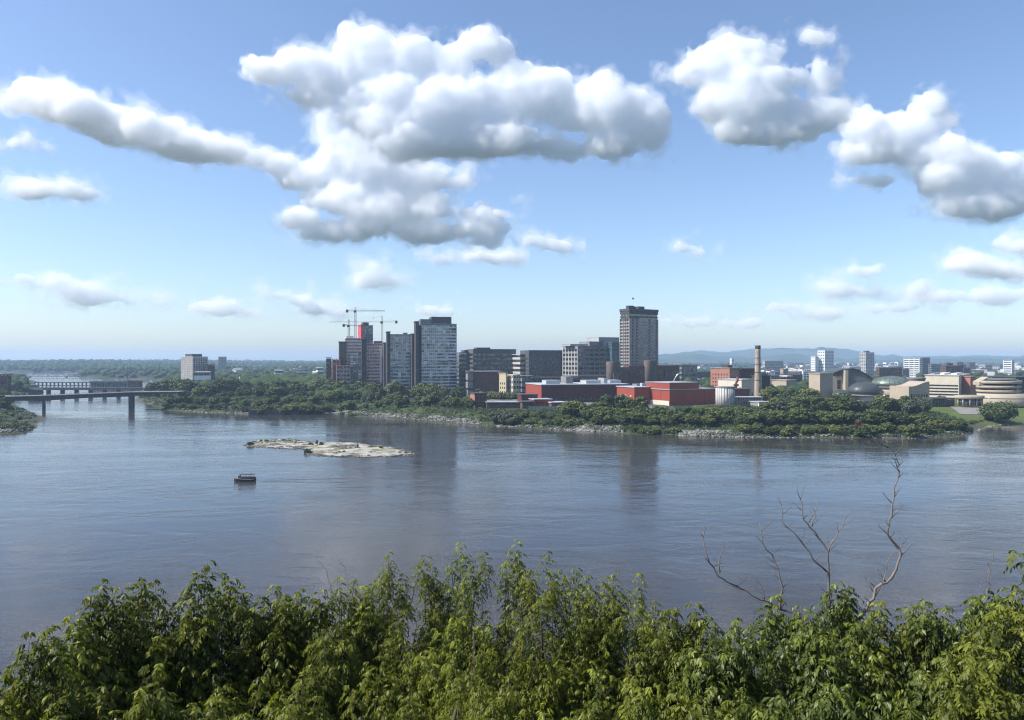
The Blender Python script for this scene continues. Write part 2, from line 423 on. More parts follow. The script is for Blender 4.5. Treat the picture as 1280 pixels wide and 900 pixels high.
def ground_z(x, y, full=False, islet=True):
    x = np.asarray(x, float); y = np.asarray(y, float)
    wob = (vnoise(x, y, 16, 1)-.5)*5*sstep(y, 300, 500) + (vnoise(x, y, 6, 2)-.5)*2.5*sstep(y, 300, 500)
    dm = seg_dist(x, y, MAIN) + wob; df = seg_dist(x, y, FAR); dl = seg_dist(x, y, LEFT) + wob*.6
    d = np.maximum(np.maximum(dm, df), dl)
    z = -4 + 4*sstep(d, -30, 0) + 2.2*sstep(d, -1, 7) + 5.6*sstep(d, 5, 42) + 2.5*sstep(d, 40, 300)
    # gentle lawn slope at the right end, built-up bank elsewhere
    law = sstep(x, 330, 365)*sstep(900-y, 0, 150)
    z = np.where(d > 0, z*(1-law) + law*np.minimum(z, 2.0*sstep(d,0,4) + d*.055), z)
    land = d > 0
    far = sstep(y, 2500, 6000)
    z = z + np.where(land, far*10 + sstep(df, 0, 1600)*16*(x < -900) + (vnoise(x, y, 420, 5)-.4)*10*sstep(y, 1500, 3000)*sstep(d, 20, 200), 0)
    di = seg_dist(x, y, ISLET) + (vnoise(x, y, 5, 3)-.5)*3.0 + (vnoise(x, y, 2.2, 4)-.5)*1.2
    zi = -4 + 4*sstep(di, -14, 0) + .28*sstep(di, 0, 2.5) + .38*sstep(di, 1, 9) + (1.15*(vnoise(x, y, 9, 6)-.55)+.5*(vnoise(x, y, 3.5, 8)-.5)+.3*(vnoise(x, y, 1.6, 9)-.5))*sstep(di, -1, 3)
    if islet: z = np.where(di > -14, np.maximum(z, zi), z)
    # the cliff under the viewer
    dn = seg_dist(x, y, NEAR)
    zn = np.minimum(48.2, np.where(y < 3, 48.2, 48.2-(y-3)*.77)) + (vnoise(x, y, 5, 7)-.5)*1.2*sstep(y, 4, 10)
    zn = np.maximum(zn, -4)
    z = np.where((y < 70), np.maximum(zn, -4), z)
    if full: return z, d, dm, di, law
    return z

xs = np.concatenate([np.linspace(-13000,-2700,22)[:-1], np.arange(-2700,-440,11), np.arange(-440,520,4.5), np.arange(520,2600,24), np.linspace(2600,13000,22)])
ys = np.concatenate([np.linspace(-850,-30,12)[:-1], np.arange(-30,76,3.0), np.arange(76,395,11), np.arange(395,960,3.6), np.arange(960,3400,19), np.linspace(3400,14000,40)])
GX, GY = np.meshgrid(xs, ys, indexing='ij')
Z, Dd, Dm, Di, Law = ground_z(GX.ravel(), GY.ravel(), True, False)
nx, ny = GX.shape
idx = np.arange(nx*ny).reshape(nx, ny)
Fq = np.stack([idx[:-1,:-1], idx[1:,:-1], idx[1:,1:], idx[:-1,1:]], -1).reshape(-1, 4)

# ground: rock and gravel by the water, grass and scrub above, paved yards in the town
m, nt, out = mat('ground_mix')
b = nd(nt, 'ShaderNodeBsdfPrincipled'); b.inputs['Roughness'].default_value = .95; b.inputs['Specular IOR Level'].default_value = .1
tc = nd(nt, 'ShaderNodeTexCoord')
def nz(s, d=6.0, r=.6):
    n = nd(nt, 'ShaderNodeTexNoise', i_Scale=s, i_Detail=d, i_Roughness=r); lk(nt, tc.outputs['Object'], n.inputs['Vector']); return n.outputs[0]
def at(name):
    a = nd(nt, 'ShaderNodeAttribute', attribute_name=name); return a.outputs['Fac']
grass = mixc(nt, ramp(nt, nz(.05), .35, .65), (.025,.042,.014), (.055,.072,.026))
grass = mixc(nt, ramp(nt, nz(.4), .5, .75), grass, (.10,.10,.05))
lawn = mixc(nt, ramp(nt, nz(.06), .3, .7), (.062,.095,.024), (.10,.125,.036))
rock = mixc(nt, ramp(nt, nz(.5, 8.0, .75), .3, .72), (.028,.028,.022), (.13,.125,.10))
gravel = mixc(nt, ramp(nt, nz(.6, 8.0, .75), .35, .7), (.19,.18,.155), (.50,.475,.42))
gravel = mixc(nt, ramp(nt, nz(.13, 5.0), .48, .60), gravel, (.14,.14,.075))
paved = mixc(nt, ramp(nt, nz(.03, 4.0), .4, .6), (.09,.09,.088), (.22,.215,.20))
col = mixc(nt, at('lawn'), grass, lawn)
col = mixc(nt, at('wild'), col, (.022,.036,.014))
col = mixc(nt, at('paved'), col, paved)
col = mixc(nt, at('shore'), col, rock)
gravel = mixc(nt, at('wet'), gravel, (.035,.034,.028))
col = mixc(nt, at('gravel'), col, gravel)
lk(nt, col, b.inputs['Base Color'])
bp = nd(nt, 'ShaderNodeBump', i_Strength=.6, i_Distance=.5); lk(nt, nz(.8, 8.0, .7), bp.inputs['Height']); lk(nt, bp.outputs[0], b.inputs['Normal'])
lk(nt, b.outputs[0], out.inputs[0])
GROUND_MAT = m
ground = mesh_np('ground', np.stack([GX.ravel(), GY.ravel(), Z], 1), Fq, m, smooth=True); tag(ground, kind='structure')
def attr(name, v):
    a = ground.data.attributes.new(name, 'FLOAT', 'POINT'); a.data.foreach_set('value', np.asarray(v, dtype=np.float32))
gx, gy = GX.ravel(), GY.ravel()
wn_ = vnoise(gx, gy, 14, 11)
attr('shore', (sstep(-(Z - 2.6 - (wn_-.5)*2.5), -.8, .8))*(gy > 300)*(Di < -13)*(1-.75*Law)*(.12+.88*sstep(vnoise(gx, gy, 55, 13), .42, .62)))
attr('lawn', Law); attr('wild', sstep(gy, 1200, 1500)*(Di < -13))
town = sstep(Dm, 75, 110)*(gx > -260)*(gy < 1500)*sstep(vnoise(gx, gy, 60, 12), .25, .5)
attr('paved', town*(1-Law))

# gravel islet, finer than the ground sheet round it
q_ = np.array(ISLET); ix = np.arange(q_[:,0].min()-8, q_[:,0].max()+8, .75); iy = np.arange(q_[:,1].min()-8, q_[:,1].max()+8, .75)
IX, IY = np.meshgrid(ix, iy, indexing='ij'); IZ = ground_z(IX.ravel(), IY.ravel())
ii = np.arange(IX.size).reshape(IX.shape)
o = mesh_np('islet_ground', np.stack([IX.ravel(), IY.ravel(), IZ], 1), np.stack([ii[:-1,:-1], ii[1:,:-1], ii[1:,1:], ii[:-1,1:]], -1).reshape(-1, 4), GROUND_MAT, smooth=True); tag(o, kind='structure')
for nm, vv in (('gravel', np.ones(IX.size)), ('wet', 1-sstep(IZ+(vnoise(IX.ravel(), IY.ravel(), 4, 77)-.5)*.3, .12, .38))):
    a = o.data.attributes.new(nm, 'FLOAT', 'POINT'); a.data.foreach_set('value', vv.astype(np.float32))

# river
m, nt, out = mat('river_water')
b = nd(nt, 'ShaderNodeBsdfPrincipled'); b.inputs['IOR'].default_value = 1.333; b.inputs['Base Color'].default_value = (.038,.036,.037,1); b.inputs['Specular Tint'].default_value = (1,.95,.885,1)
tc = nd(nt, 'ShaderNodeTexCoord')
def wv(scale, sx, sy, det=3.0, rough=.55, dist=0.0, rot=0.0):
    mp = nd(nt, 'ShaderNodeMapping'); mp.inputs['Scale'].default_value = (sx, sy, 1); mp.inputs['Rotation'].default_value = (0, 0, rot)
    lk(nt, tc.outputs['Object'], mp.inputs[0])
    n = nd(nt, 'ShaderNodeTexNoise', i_Scale=scale, i_Detail=det, i_Roughness=rough, i_Distortion=dist); lk(nt, mp.outputs[0], n.inputs['Vector']); return n.outputs[0]
# slicks and ruffled lanes drawn out along the current
lane = ramp(nt, wv(.0075, .34, 1.3, 6.0, .62, 2.4, .12), .40, .62)
lane2 = ramp(nt, wv(.05, .22, 1.3, 4.0, .6, .8, -.06), .42, .70)
lanes = math_(nt, 'ADD', math_(nt, 'MULTIPLY', lane, .7), math_(nt, 'MULTIPLY', lane2, .3))
h = math_(nt, 'ADD', math_(nt, 'MULTIPLY', wv(.9, .75, 1.0, 4.0, .6, .4), .15), math_(nt, 'MULTIPLY', wv(.16, .6, 1.0, 3.0, .5, .6, .3), .7))
h = math_(nt, 'ADD', h, math_(nt, 'MULTIPLY', wv(.03, .5, 1.0, 3.0, .5, 1.0, -.2), 1.4))
# wake trailing behind the boat
gp = nd(nt, 'ShaderNodeNewGeometry'); sp = nd(nt, 'ShaderNodeSeparateXYZ'); lk(nt, gp.outputs['Position'], sp.inputs[0])
wx = math_(nt, 'SUBTRACT', sp.outputs[0], -105.0)
wm = math_(nt, 'MULTIPLY', ramp(nt, wx, 0, 3), math_(nt, 'SUBTRACT', 1.0, ramp(nt, wx, 12, 52)))
sp_w = math_(nt, 'ADD', 1.2, math_(nt, 'MULTIPLY', wx, .11))
dy_ = math_(nt, 'DIVIDE', math_(nt, 'ABSOLUTE', math_(nt, 'SUBTRACT', math_(nt, 'ABSOLUTE', math_(nt, 'SUBTRACT', sp.outputs[1], math_(nt, 'ADD', 302.0, math_(nt, 'MULTIPLY', wx, .03)))), sp_w)), 1.1)
wm = math_(nt, 'MULTIPLY', wm, math_(nt, 'SUBTRACT', 1.0, math_(nt, 'MINIMUM', dy_, 1.0)))
h = math_(nt, 'ADD', h, math_(nt, 'MULTIPLY', wm, .4))
bp = nd(nt, 'ShaderNodeBump', i_Distance=1.0); lk(nt, h, bp.inputs['Height'])
lk(nt, math_(nt, 'ADD', math_(nt, 'MULTIPLY', lanes, .40), .09), bp.inputs['Strength'])
lk(nt, bp.outputs[0], b.inputs['Normal'])
lk(nt, math_(nt, 'ADD', math_(nt, 'MULTIPLY', lanes, .09), .045), b.inputs['Roughness'])
lk(nt, b.outputs[0], out.inputs[0])
o = mesh_np('river', [(-13000,-850,0),(13000,-850,0),(13000,14000,0),(-13000,14000,0)], [(0,1,2,3)], m); tag(o, kind='structure')

# the hills beyond the town, each ridge a long landform with its own profile
m, nt, out = mat('hill_forest')
b = nd(nt, 'ShaderNodeBsdfPrincipled'); b.inputs['Roughness'].default_value = 1; b.inputs['Specular IOR Level'].default_value = 0
tc = nd(nt, 'ShaderNodeTexCoord')
n1 = nd(nt, 'ShaderNodeTexNoise', i_Scale=.004, i_Detail=8.0, i_Roughness=.65); lk(nt, tc.outputs['Object'], n1.inputs['Vector'])
lk(nt, mixc(nt, ramp(nt, n1.outputs[0], .35, .65), (.022,.04,.016), (.06,.08,.035)), b.inputs['Base Color']); lk(nt, b.outputs[0], out.inputs[0])
def ridge(Y, prof, depth, seed):
    us = np.arange(prof[0][0], prof[-1][0]+.1, 4.0)
    vs = np.interp(us, [p[0] for p in prof], [p[1] for p in prof])
    top = CAMZ-(vs-V0)/F*Y; X = (us-U0)/F*Y
    t = np.linspace(-1, 1, 13)
    V = []; n = len(us)
    for k in t:
        sh = np.cos(k*math.pi/2)**.8 if abs(k) < 1 else 0
        z = 8 + (top-8)*sh + (vnoise(X+k*5000, np.full(n, Y+k*depth), 260, seed)-.5)*60*sh*(1-.75*(abs(k) < .05)) + (vnoise(X, np.full(n, k*depth), 90, seed+1)-.5)*14*sh
        V += list(zip(X*(1+k*depth/Y), np.full(n, Y+k*depth), z))
    f = [(j*n+i, j*n+i+1, (j+1)*n+i+1, (j+1)*n+i) for j in range(len(t)-1) for i in range(n-1)]
    o = mesh_np('hills', V, f, m, smooth=True); return tag(o, kind='structure')
ridge(11000, [(640,452),(760,448),(820,444.5),(850,441.5),(880,438.5),(910,440),(940,437.5),(975,436.2),(1000,436),(1040,436.2),(1060,437),(1076,440.5),(1088,445),(1110,444.2),(1130,446),(1170,446.5),(1220,445.2),(1280,445.5),(1420,444)], 1500, 3)
ridge(8200, [(700,453),(800,449),(840,444.5),(870,443.5),(900,446),(940,448),(965,445),(990,443.5),(1015,445.5),(1040,448),(1100,450),(1160,449.5),(1280,449),(1420,449)], 900, 9)
ridge(9800, [(-420,452),(-100,452),(0,452.6),(60,453),(130,453.2),(220,452.6),(300,452.4),(420,451.8),(560,451.5),(760,451)], 1200, 15)
# ------------------------------------------------------------------ the town
BASE = 8.5
MT = {}
def M(name, *a, **k):
    if name not in MT: MT[name] = plain(name, *a, **k)
    return MT[name]
M('dark_concrete', (.058,.055,.052)); M('brown_concrete', (.115,.088,.073)); M('grey_concrete', (.185,.185,.18)); M('pale_concrete', (.42,.40,.37))
M('tan_stone', (.36,.30,.23), var=.15); M('cream', (.55,.48,.38), var=.12); M('white_paint', (.72,.72,.70), var=.1); M('roof_grey', (.30,.31,.32)); M('roof_dark', (.07,.07,.072))
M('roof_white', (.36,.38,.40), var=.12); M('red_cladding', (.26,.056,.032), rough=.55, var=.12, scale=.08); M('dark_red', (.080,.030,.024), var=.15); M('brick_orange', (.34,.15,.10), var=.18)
M('brick_brown', (.115,.062,.05), var=.22); M('steel_grey', (.20,.21,.22), rough=.45, metal=.5); M('copper_green', (.11,.145,.115), rough=.42, var=.22, scale=.05); M('copper_dark', (.055,.065,.062), rough=.4, var=.25, scale=.05)
M('stone_grey', (.24,.225,.20), var=.25); M('yellow_panel', (.40,.35,.22), var=.1); M('crane_metal', (.12,.115,.11), rough=.5); M('crane_red', (.40,.10,.07)); M('pink_insulation', (.55,.16,.16), var=.25)
M('wood_scaffold', (.42,.26,.24), var=.35, scale=.4); M('band_pale', (.50,.54,.57), rough=.3, var=.35, scale=.12, spec=.6); M('tower_band', (.27,.25,.23), var=.12); M('bridge_steel', (.055,.06,.065), rough=.6); M('beam_pale', (.36,.36,.35)); M('rust', (.16,.05,.035)); M('silver', (.34,.35,.36), rough=.3, metal=.8)
M('pink_pale', (.78,.57,.54), var=.4, scale=.3); M('slab_grey', (.10,.10,.098)); M('asphalt', (.05,.05,.05)); M('wall_stone', (.085,.08,.075), var=.35)
MT['glass_dark'] = glassy('glass_dark', (.012,.015,.018), (.10,.10,.095), .25)
MT['glass_blue'] = glassy('glass_blue', (.022,.040,.056), (.40,.46,.50), .22, px=3.2, pz=3.7, rough=.06, ior=2.3)
MT['glass_teal'] = glassy('glass_teal', (.03,.10,.15), (.10,.25,.32), .3, ior=2.2)
GL = MT['glass_dark']

def place(u_l, u_c, u_r, v_top, Y, theta):
    """near corner at u_c, side face seen from u_l, front face to u_r, front turned by theta"""
    th = R(theta); c, s = math.cos(th), math.sin(th)
    X0 = ax(u_c, Y); kR = (u_r-U0)/F; kL = (u_l-U0)/F
    wd = (kR*Y - X0)/(c - kR*s)
    dp = (X0 - kL*Y)/(s + kL*c) if abs(u_c-u_l) > .01 and abs(s+kL*c) > 1e-3 else None
    return X0, Y, wd, dp, az(v_top, Y)-BASE

def root(name, label, cat, pl, theta, group=None):
    return empty(name, (pl[0], pl[1], BASE-.5), R(theta), label, cat, group)

def block(name, label, u_l, u_c, u_r, v_top, Y, wall, theta=20, floors=0, bays=0, glass=None, depth=None, band=.5, pier=.8, pier_mat=None, proud=.3, ground_h=0, crown=0,
          cat='building', roof=None, plants=(), group=None, side_pier=None, nowin=False, bandmat=None):
    pl = place(u_l, u_c, u_r, v_top, Y, theta)
    wd = pl[2]; dp = min(depth or pl[3] or wd*.7, 120) if not depth else depth
    h = pl[4]+.5
    t = root(name, label, cat, pl, theta, group)
    t['w'] = wd; t['d'] = dp; t['h'] = h
    wall = MT[wall] if isinstance(wall, str) else wall
    pm = MT[pier_mat] if pier_mat else wall
    bm = MT[bandmat] if bandmat else wall
    if floors:
        MB().box(0, wd, 0, dp, 0, h-.6).build('glazing', MT[glass or 'glass_dark'], t)
        fh = (h-ground_h-crown)/floors
        p = proud
        for i in range(floors+1):
            z0 = ground_h + i*fh; z1 = z0 + fh*band
            if i == floors: z1 = h
            MB().box(-p, wd+p, -p, dp+p, z0 if i else 0, z1).build('floor_band', bm, t)
        if bays:
            q = p+.22
            for k in range(bays+1):
                xx = k*wd/bays
                MB().box(xx-pier/2, xx+pier/2, -q, -.02, 0, h+.01).build('pier', pm, t)
            nb = max(1, round(dp/(wd/bays)))
            for k in range(nb+1):
                yy = k*dp/nb
                MB().box(-q-.01, -.02, yy-pier/2, yy+pier/2, 0, h+.012).build('pier', MT[side_pier] if side_pier else pm, t)
    else:
        MB().box(0, wd, 0, dp, 0, h).build('wall', wall, t)
    pr = MB()
    pr.box(-.35-proud, wd+.35+proud, -.35-proud, dp+.35+proud, h+.02, h+.75)
    pr.build('roof', MT[roof] if roof else bm, t)
    for (x0, x1, y0, y1, hh, mm) in plants:
        b_ = MB().box(x0*wd, x1*wd, y0*dp, y1*dp, h+.76, h+hh); b_.box(x0*wd-.15, x1*wd+.15, y0*dp-.15, y1*dp+.15, h+hh+.01, h+hh+.3)
        b_.build('roof_plant', MT[mm], t)
    return t

def wins(t, face, n, rows, z0, dz, w, h, mt='glass_dark', x0=.06, x1=.94, frame=None):
    """single window openings, each a part with its frame"""
    wd, dp = t['w'], t['d']
    fm = MT[frame or 'grey_concrete']
    for r_ in range(rows):
        for k in range(n):
            L = wd if face == 'f' else dp
            c = L*(x0 + (x1-x0)*(k+.5)/n); z = z0 + r_*dz
            if face == 'f':
                a = MB().box(c-w/2, c+w/2, -.05, .05, z, z+h); fr = MB().box(c-w/2-.12, c+w/2+.12, -.14, .04, z-.2, z-.003)
            else:
                a = MB().box(-.05, .05, c-w/2, c+w/2, z, z+h); fr = MB().box(-.14, .04, c-w/2-.12, c+w/2+.12, z-.2, z-.003)
            o_ = a.build('window', MT[mt], t); fr.build('sill', fm, o_)

# --- left tower group by the point
t = block('apartment_block', 'stepped concrete apartment tower with pale balconies behind the wooded point', 227, 241.5, 259, 446.2, 1150, 'pale_concrete', 42, floors=13, bays=6, band=.25, pier=1.7, plants=((.1,.8,.2,.8,4.5,'dark_concrete'),))
block('apartment_block', 'dark lower wing stepping down beside the stepped apartment tower', 252, 259.5, 268, 455.5, 1140, 'dark_concrete', 34, floors=10, bays=3, band=.4, depth=18)
block('city_block', 'hazy square grey block far behind the stepped apartment tower', 270.5, 273, 283, 446.0, 2600, 'grey_concrete', 20, floors=9, band=.5, depth=30)
block('low_building', 'long low white building in front of the stepped apartment tower', 240, 243, 261, 465.5, 1090, 'white_paint', 15, floors=2, band=.6, depth=22)
# white tent
tt = empty('tent', (ax(297,1080), 1080, BASE), 0, 'white pointed tents among trees right of the stepped apartment tower', 'tent')
for dx, rr, hh in ((-9,6,9),(3,7,14),(13,5,8)):
    b_ = MB(); b_.lathe([(rr,0),(rr*.98,3.2),(rr*.5,3.2+hh*.3),(rr*.18,3.2+hh*.6),(.1,3.2+hh)], 12, dx, 0); b_.build('canopy', MT['white_paint'], tt)
for u, v, wv_, st in ((318,457.5,3,4),(345,463,9,2),(372,465.5,12,2),(398,460,6,3)):
    block('city_block', {318:'small pale far block in woods left of the cranes',345:'low white shed roof in woods on the left',372:'long low grey building in the trees left of the construction',398:'little pale block close left of the construction'}[u],
          u-2, u-1, u+wv_, v, 1500 if u > 330 else 2600, 'white_paint' if u != 372 else 'grey_concrete', 20, floors=st, depth=25)

# --- construction site and terrace towers
block('concrete_wing', 'small dark brown block at the far left end of the construction site', 406.5, 408, 414, 447.5, 930, 'brown_concrete', 15, floors=8, band=.75, depth=20)
t = block('stepped_wing', 'stepped pale terraces under scaffolding at the foot of the construction', 414, 416, 425, 449.3, 905, 'brown_concrete', 15, floors=9, bays=2, band=.5, depth=16, pier_mat='pink_insulation')
t = block('stepped_wing', 'lower scaffolded terrace block in front of the construction site', 419, 421, 437.5, 458, 890, 'wood_scaffold', 15, floors=7, bays=4, band=.45, pier=.5, depth=14, pier_mat='pale_concrete')
block('concrete_wing', 'windowless grey concrete wing left of the pink scaffolding', 422.2, 424, 433, 427.5, 925, 'brown_concrete', 15, floors=0, depth=22)
block('construction_tower', 'unfinished tower with pale pink upper floors under the tallest crane', 428, 432.5, 451.5, 423.2, 930, 'wood_scaffold', 15, floors=17, bays=6, band=.55, bandmat='pink_pale', pier=.5, pier_mat='pale_concrete', depth=24,
      plants=((.05,.5,.1,.7,3.0,'pale_concrete'),))
block('glass_panel_block', 'blue glass stair front between scaffolding and dark pier', 437.6, 438, 451.2, 440.5, 912, 'steel_grey', 12, floors=12, bays=4, band=.3, glass='glass_blue', pier=.3, depth=10)
block('concrete_pier', 'tall dark concrete pier dividing the construction fronts', 451.3, 452, 457.6, 424.5, 905, 'dark_concrete', 15, depth=20)
t = block('construction_tower', 'tower front stripped to red and pink scaffolded floors', 457, 458, 479, 430, 915, 'wood_scaffold', 12, floors=15, bays=7, band=.55, bandmat='pink_pale', pier=.45, pier_mat='pink_insulation', depth=26,
      plants=((.0,.35,.1,.6,5.0,'grey_concrete'),(.45,.95,.1,.8,3.5,'dark_concrete')))
hb = MB().box(t['w']*.80, t['w']*.92, -1.6, -.6, 2, t['h']-3); hb.build('hoist_mast', MT['white_paint'], t)
block('concrete_pier', 'dark concrete pier right of the red scaffolded floors', 478.9, 479.6, 484.2, 428.7, 903, 'brown_concrete', 15, depth=18)
t = block('office_tower', 'grey glass tower with a red wrapped edge rising behind the cranes', 446.5, 452, 466, 407, 1010, 'steel_grey', 22, floors=22, bays=4, band=.3, glass='glass_blue', pier=.3, depth=24, plants=((.2,.7,.2,.8,4.5,'roof_dark'),))
MB().box(-.9, -.62, -.4, 23, t['h']-22, t['h']+1.5).build('red_wrap', M('red_wrap', (.55,.07,.08)), t)
MB().box(-.9, 1.2, -.9, -.62, t['h']-22, t['h']+1.5).build('red_wrap', MT['red_wrap'], t)
# glass tower one
block('concrete_pier', 'narrow dark pier at the left of the lower glass tower', 483.4, 484, 487.7, 415, 880, 'dark_concrete', 15, depth=16)
block('office_tower', 'lower glass curtain wall tower with pale blue panes', 487.3, 487.8, 515.4, 418.3, 886, 'steel_grey', 14, floors=17, bays=10, band=.42, bandmat='band_pale', glass='glass_blue', pier=.22, proud=.12, depth=28, plants=((.62,.8,.2,.5,2.4,'roof_dark'),))
block('concrete_pier', 'narrow dark pier at the right of the lower glass tower', 514.6, 515, 519.6, 417.6, 876, 'dark_concrete', 15, depth=22)
# glass tower two, with a cut corner
pl = place(523, 527, 572, 405.5, 868, 14); wd, h = pl[2], pl[4]+.5
t = root('office_tower', 'tall wide glass tower with a dark rooftop box, right of its lower twin', 'building', pl, 14)
poly = [(0,0),(wd*.76,0),(wd,6.5),(wd,32),(0,32)]
def grow(pp, e):
    cx = sum(p[0] for p in pp)/len(pp); cy_ = sum(p[1] for p in pp)/len(pp)
    return [(p[0]+(e if p[0] > cx else -e), p[1]+(e if p[1] > cy_ else -e)) for p in pp]
MB().prism(poly, 0, h-.5).build('glazing', MT['glass_blue'], t)
for i in range(23):
    z = h*i/22.0
    MB().prism(grow(poly, .12), z, z+(h/22*(.42 if i % 5 else .2) if i < 22 else 1.4)).build('floor_band', MT['band_pale' if i < 22 else 'steel_grey'], t)
for k in range(15):
    x = wd*.76*k/14
    MB().box(x-.1, x+.1, -.25, -.02, 0, h).build('mullion', MT['steel_grey'], t)
MB().box(-5, -.13, 2, 30, 0, h-1).build('side_wall', MT['dark_concrete'], t)
MB().box(wd*-.02, wd*.28, 4, 24, h+1.42, h+6.5).build('roof_plant', MT['grey_concrete'], t)
MB().box(wd*.282, wd*.84, 3, 26, h+1.42, h+9.6).build('roof_plant', MT['roof_dark'], t)
block('concrete_pier', 'tall dark pier with small openings left of the wide glass tower', 519, 519.6, 523.6, 402.2, 862, 'dark_concrete', 14, floors=0, depth=18)
# --- cranes
def crane(label, u, v_mast, v_bot, Y, a_jib, l_jib, l_cnt, v_jib, mcol='crane_metal', hook=.6):
    zb, zt, zj = az(v_bot, Y), az(v_mast, Y), az(v_jib, Y)
    t = empty('tower_crane', (ax(u, Y), Y, BASE), 0, label, 'crane')
    zb = 0; zt -= BASE; zj -= BASE
    def lattice(p, q, wdt, r_=.13):
        p, q = Vector(p), Vector(q); d = (q-p); L = d.length; d.normalize()
        a = (Vector((0,1,0)) if abs(d.z) > .9 else Vector((0,0,1))); b = d.cross(a).normalized(); a = b.cross(d)
        mb = MB()
        cs = [(a+b)*wdt/2, (a-b)*wdt/2, (-a-b)*wdt/2, (-a+b)*wdt/2]
        for c in cs: mb.tube([p+c, q+c], r_, 4, False)
        n = int(L/(wdt*1.4))
        for i in range(n):
            s0 = p+d*L*i/n; s1 = p+d*L*(i+1)/n
            for k in range(4): mb.tube([s0+cs[k], s1+cs[(k+1) % 4]], r_*.6, 4, False)
        return mb
    lattice((0,0,zb), (0,0,zj), 1.9, .16).build('mast', MT[mcol], t)
    dx, dy = math.cos(R(a_jib)), math.sin(R(a_jib))
    lattice((0,0,zj), (0,0,zt), 1.2).build('tower_head', MT[mcol], t)
    lattice((dx*1.2,dy*1.2,zj), (dx*l_jib,dy*l_jib,zj+.8), 1.3).build('jib', MT[mcol], t)
    lattice((-dx*1.2,-dy*1.2,zj), (-dx*l_cnt,-dy*l_cnt,zj), 1.5).build('counter_jib', MT[mcol], t)
    k = MB(); cx, cy_ = -dx*l_cnt, -dy*l_cnt
    k.box(cx-1.3, cx+1.3, cy_-1.3, cy_+1.3, zj-2.6, zj+1.0); k.build('counterweight', MT['dark_concrete'], t)
    MB().box(-1.9, 1.5, -2.4, -1.05, zj-2.6, zj+.2).build('cab', MT['roof_dark'], t)
    tb = MB()
    for f_ in (.35, .8): tb.tube([(0,0,zt), (dx*l_jib*f_, dy*l_jib*f_, zj+1.2)], .07, 4)
    tb.tube([(0,0,zt), (-dx*l_cnt*.9, -dy*l_cnt*.9, zj+.8)], .07, 4); tb.build('tie_bar', MT[mcol], t)
    hk = MB(); hx, hy = dx*l_jib*hook, dy*l_jib*hook; hk.tube([(hx,hy,zj), (hx,hy,zj-9)], .05, 4); hk.box(hx-.5,hx+.5,hy-.3,hy+.3,zj-10,zj-9); hk.build('hook_line', MT[mcol], t)
crane('tallest tower crane, its jib reaching right over the construction', 444.3, 384.2, 430, 940, 22, 38, 10.5, 388.3)
crane('tower crane with a short counter jib at the left of the site', 436, 399.5, 430, 960, 70, 40, 12, 406.6)
crane('tower crane at the right of the site with a long jib pointing left', 477.6, 394.8, 430, 955, 166, 76, 20, 402.0, 'beam_pale')

# --- dark office slabs in the middle
t = block('office_block', 'small dark banded office left of the wide dark office slab', 573, 574, 591.5, 441.2, 960, 'dark_concrete', 14, floors=9, band=.42, depth=40, plants=((.45,1.0,.2,.8,3.6,'dark_concrete'),), bandmat='slab_grey')
t = block('office_block', 'wide dark office slab with long pale window bands', 590, 591.6, 644.8, 437, 940, 'dark_concrete', 14, floors=9, band=.45, depth=45, crown=5, plants=((.12,.43,.2,.7,2.6,'dark_concrete'),), bandmat='slab_grey')
block('office_block', 'narrow office with sunlit white striped end between the dark slabs', 644.8, 650.3, 660.5, 443.4, 930, 'pale_concrete', 24, floors=8, band=.45, depth=26, bandmat='pale_concrete')
t = block('office_block', 'grey concrete office slab with small dark windows and blank upper wall', 659.8, 661.6, 711.3, 438.4, 915, 'slab_grey', 14, floors=9, bays=18, band=.55, pier=1.3, depth=42, crown=9)
block('brick_block', 'plain brown brick block right of the grey concrete slab', 710.8, 711.3, 722.5, 444.2, 930, 'brick_brown', 14, depth=30)
t = block('office_block', 'office with a row of tall pale piers and a sunlit left end', 712.5, 722.3, 776, 433, 885, 'dark_concrete', 24, floors=10, bays=8, band=.45, pier=1.3, depth=38, crown=3, pier_mat='grey_concrete', side_pier='pale_concrete',
          plants=((-.1,.3,.2,.8,2.8,'roof_grey'),(.30,.62,.1,.8,6.0,'grey_concrete'),(.52,1.0,.1,.9,11.5,'roof_grey')), bandmat='grey_concrete')  # side piers get a paler concrete, painting the sunlit end into their colour
block('glass_panel_block', 'blue glass end bay beside the tall banded tower', 764, 765, 776.5, 428.5, 895, 'steel_grey', 20, floors=10, bays=3, band=.2, glass='glass_teal', pier=.25, depth=16)
# --- the tall tower
pl = place(774.7, 786.6, 822.7, 399, 850, 33); wd, dp, h = pl[2], pl[3], pl[4]+.5
dp = min(dp, wd*1.1)
t = root('office_tower', 'tallest tower in view with a dark crown and pale concrete bands', 'building', pl, 33)
MB().box(.8, wd-.8, .8, dp-.8, 0, h+11).build('glazing', GL, t)
nf = 23
for i in range(nf):
    z = 4 + (h-4)*i/nf
    MB().box(.25, wd-.25, .25, dp-.25, z, z+(h-4)/nf*.46).build('floor_band', MT['tower_band'], t)
mp_ = M('tower_pier', (.24,.22,.20), var=.1)
for x0, x1 in ((0,.035),(.13,.20),(.27,.31),(.70,.76),(.95,1.0)):
    MB().box(x0*wd, x1*wd, -.25, .9, 0, h+1).build('pier', mp_, t)
for y0, y1 in ((.22,.26),(.42,.47),(.6,.65),(.96,1.0)):
    MB().box(-.25, .9, y0*dp, y1*dp, 0, h+1).build('pier', mp_, t)
MB().box(-.3, wd*.34, -.3, dp*.3, h+1.02, h+2.4).build('corner_band', MT['brown_concrete'], t)
MB().box(0.1, wd-.1, 0.1, dp-.1, h+6.4, h+10).build('crown_band', MT['dark_concrete'], t)
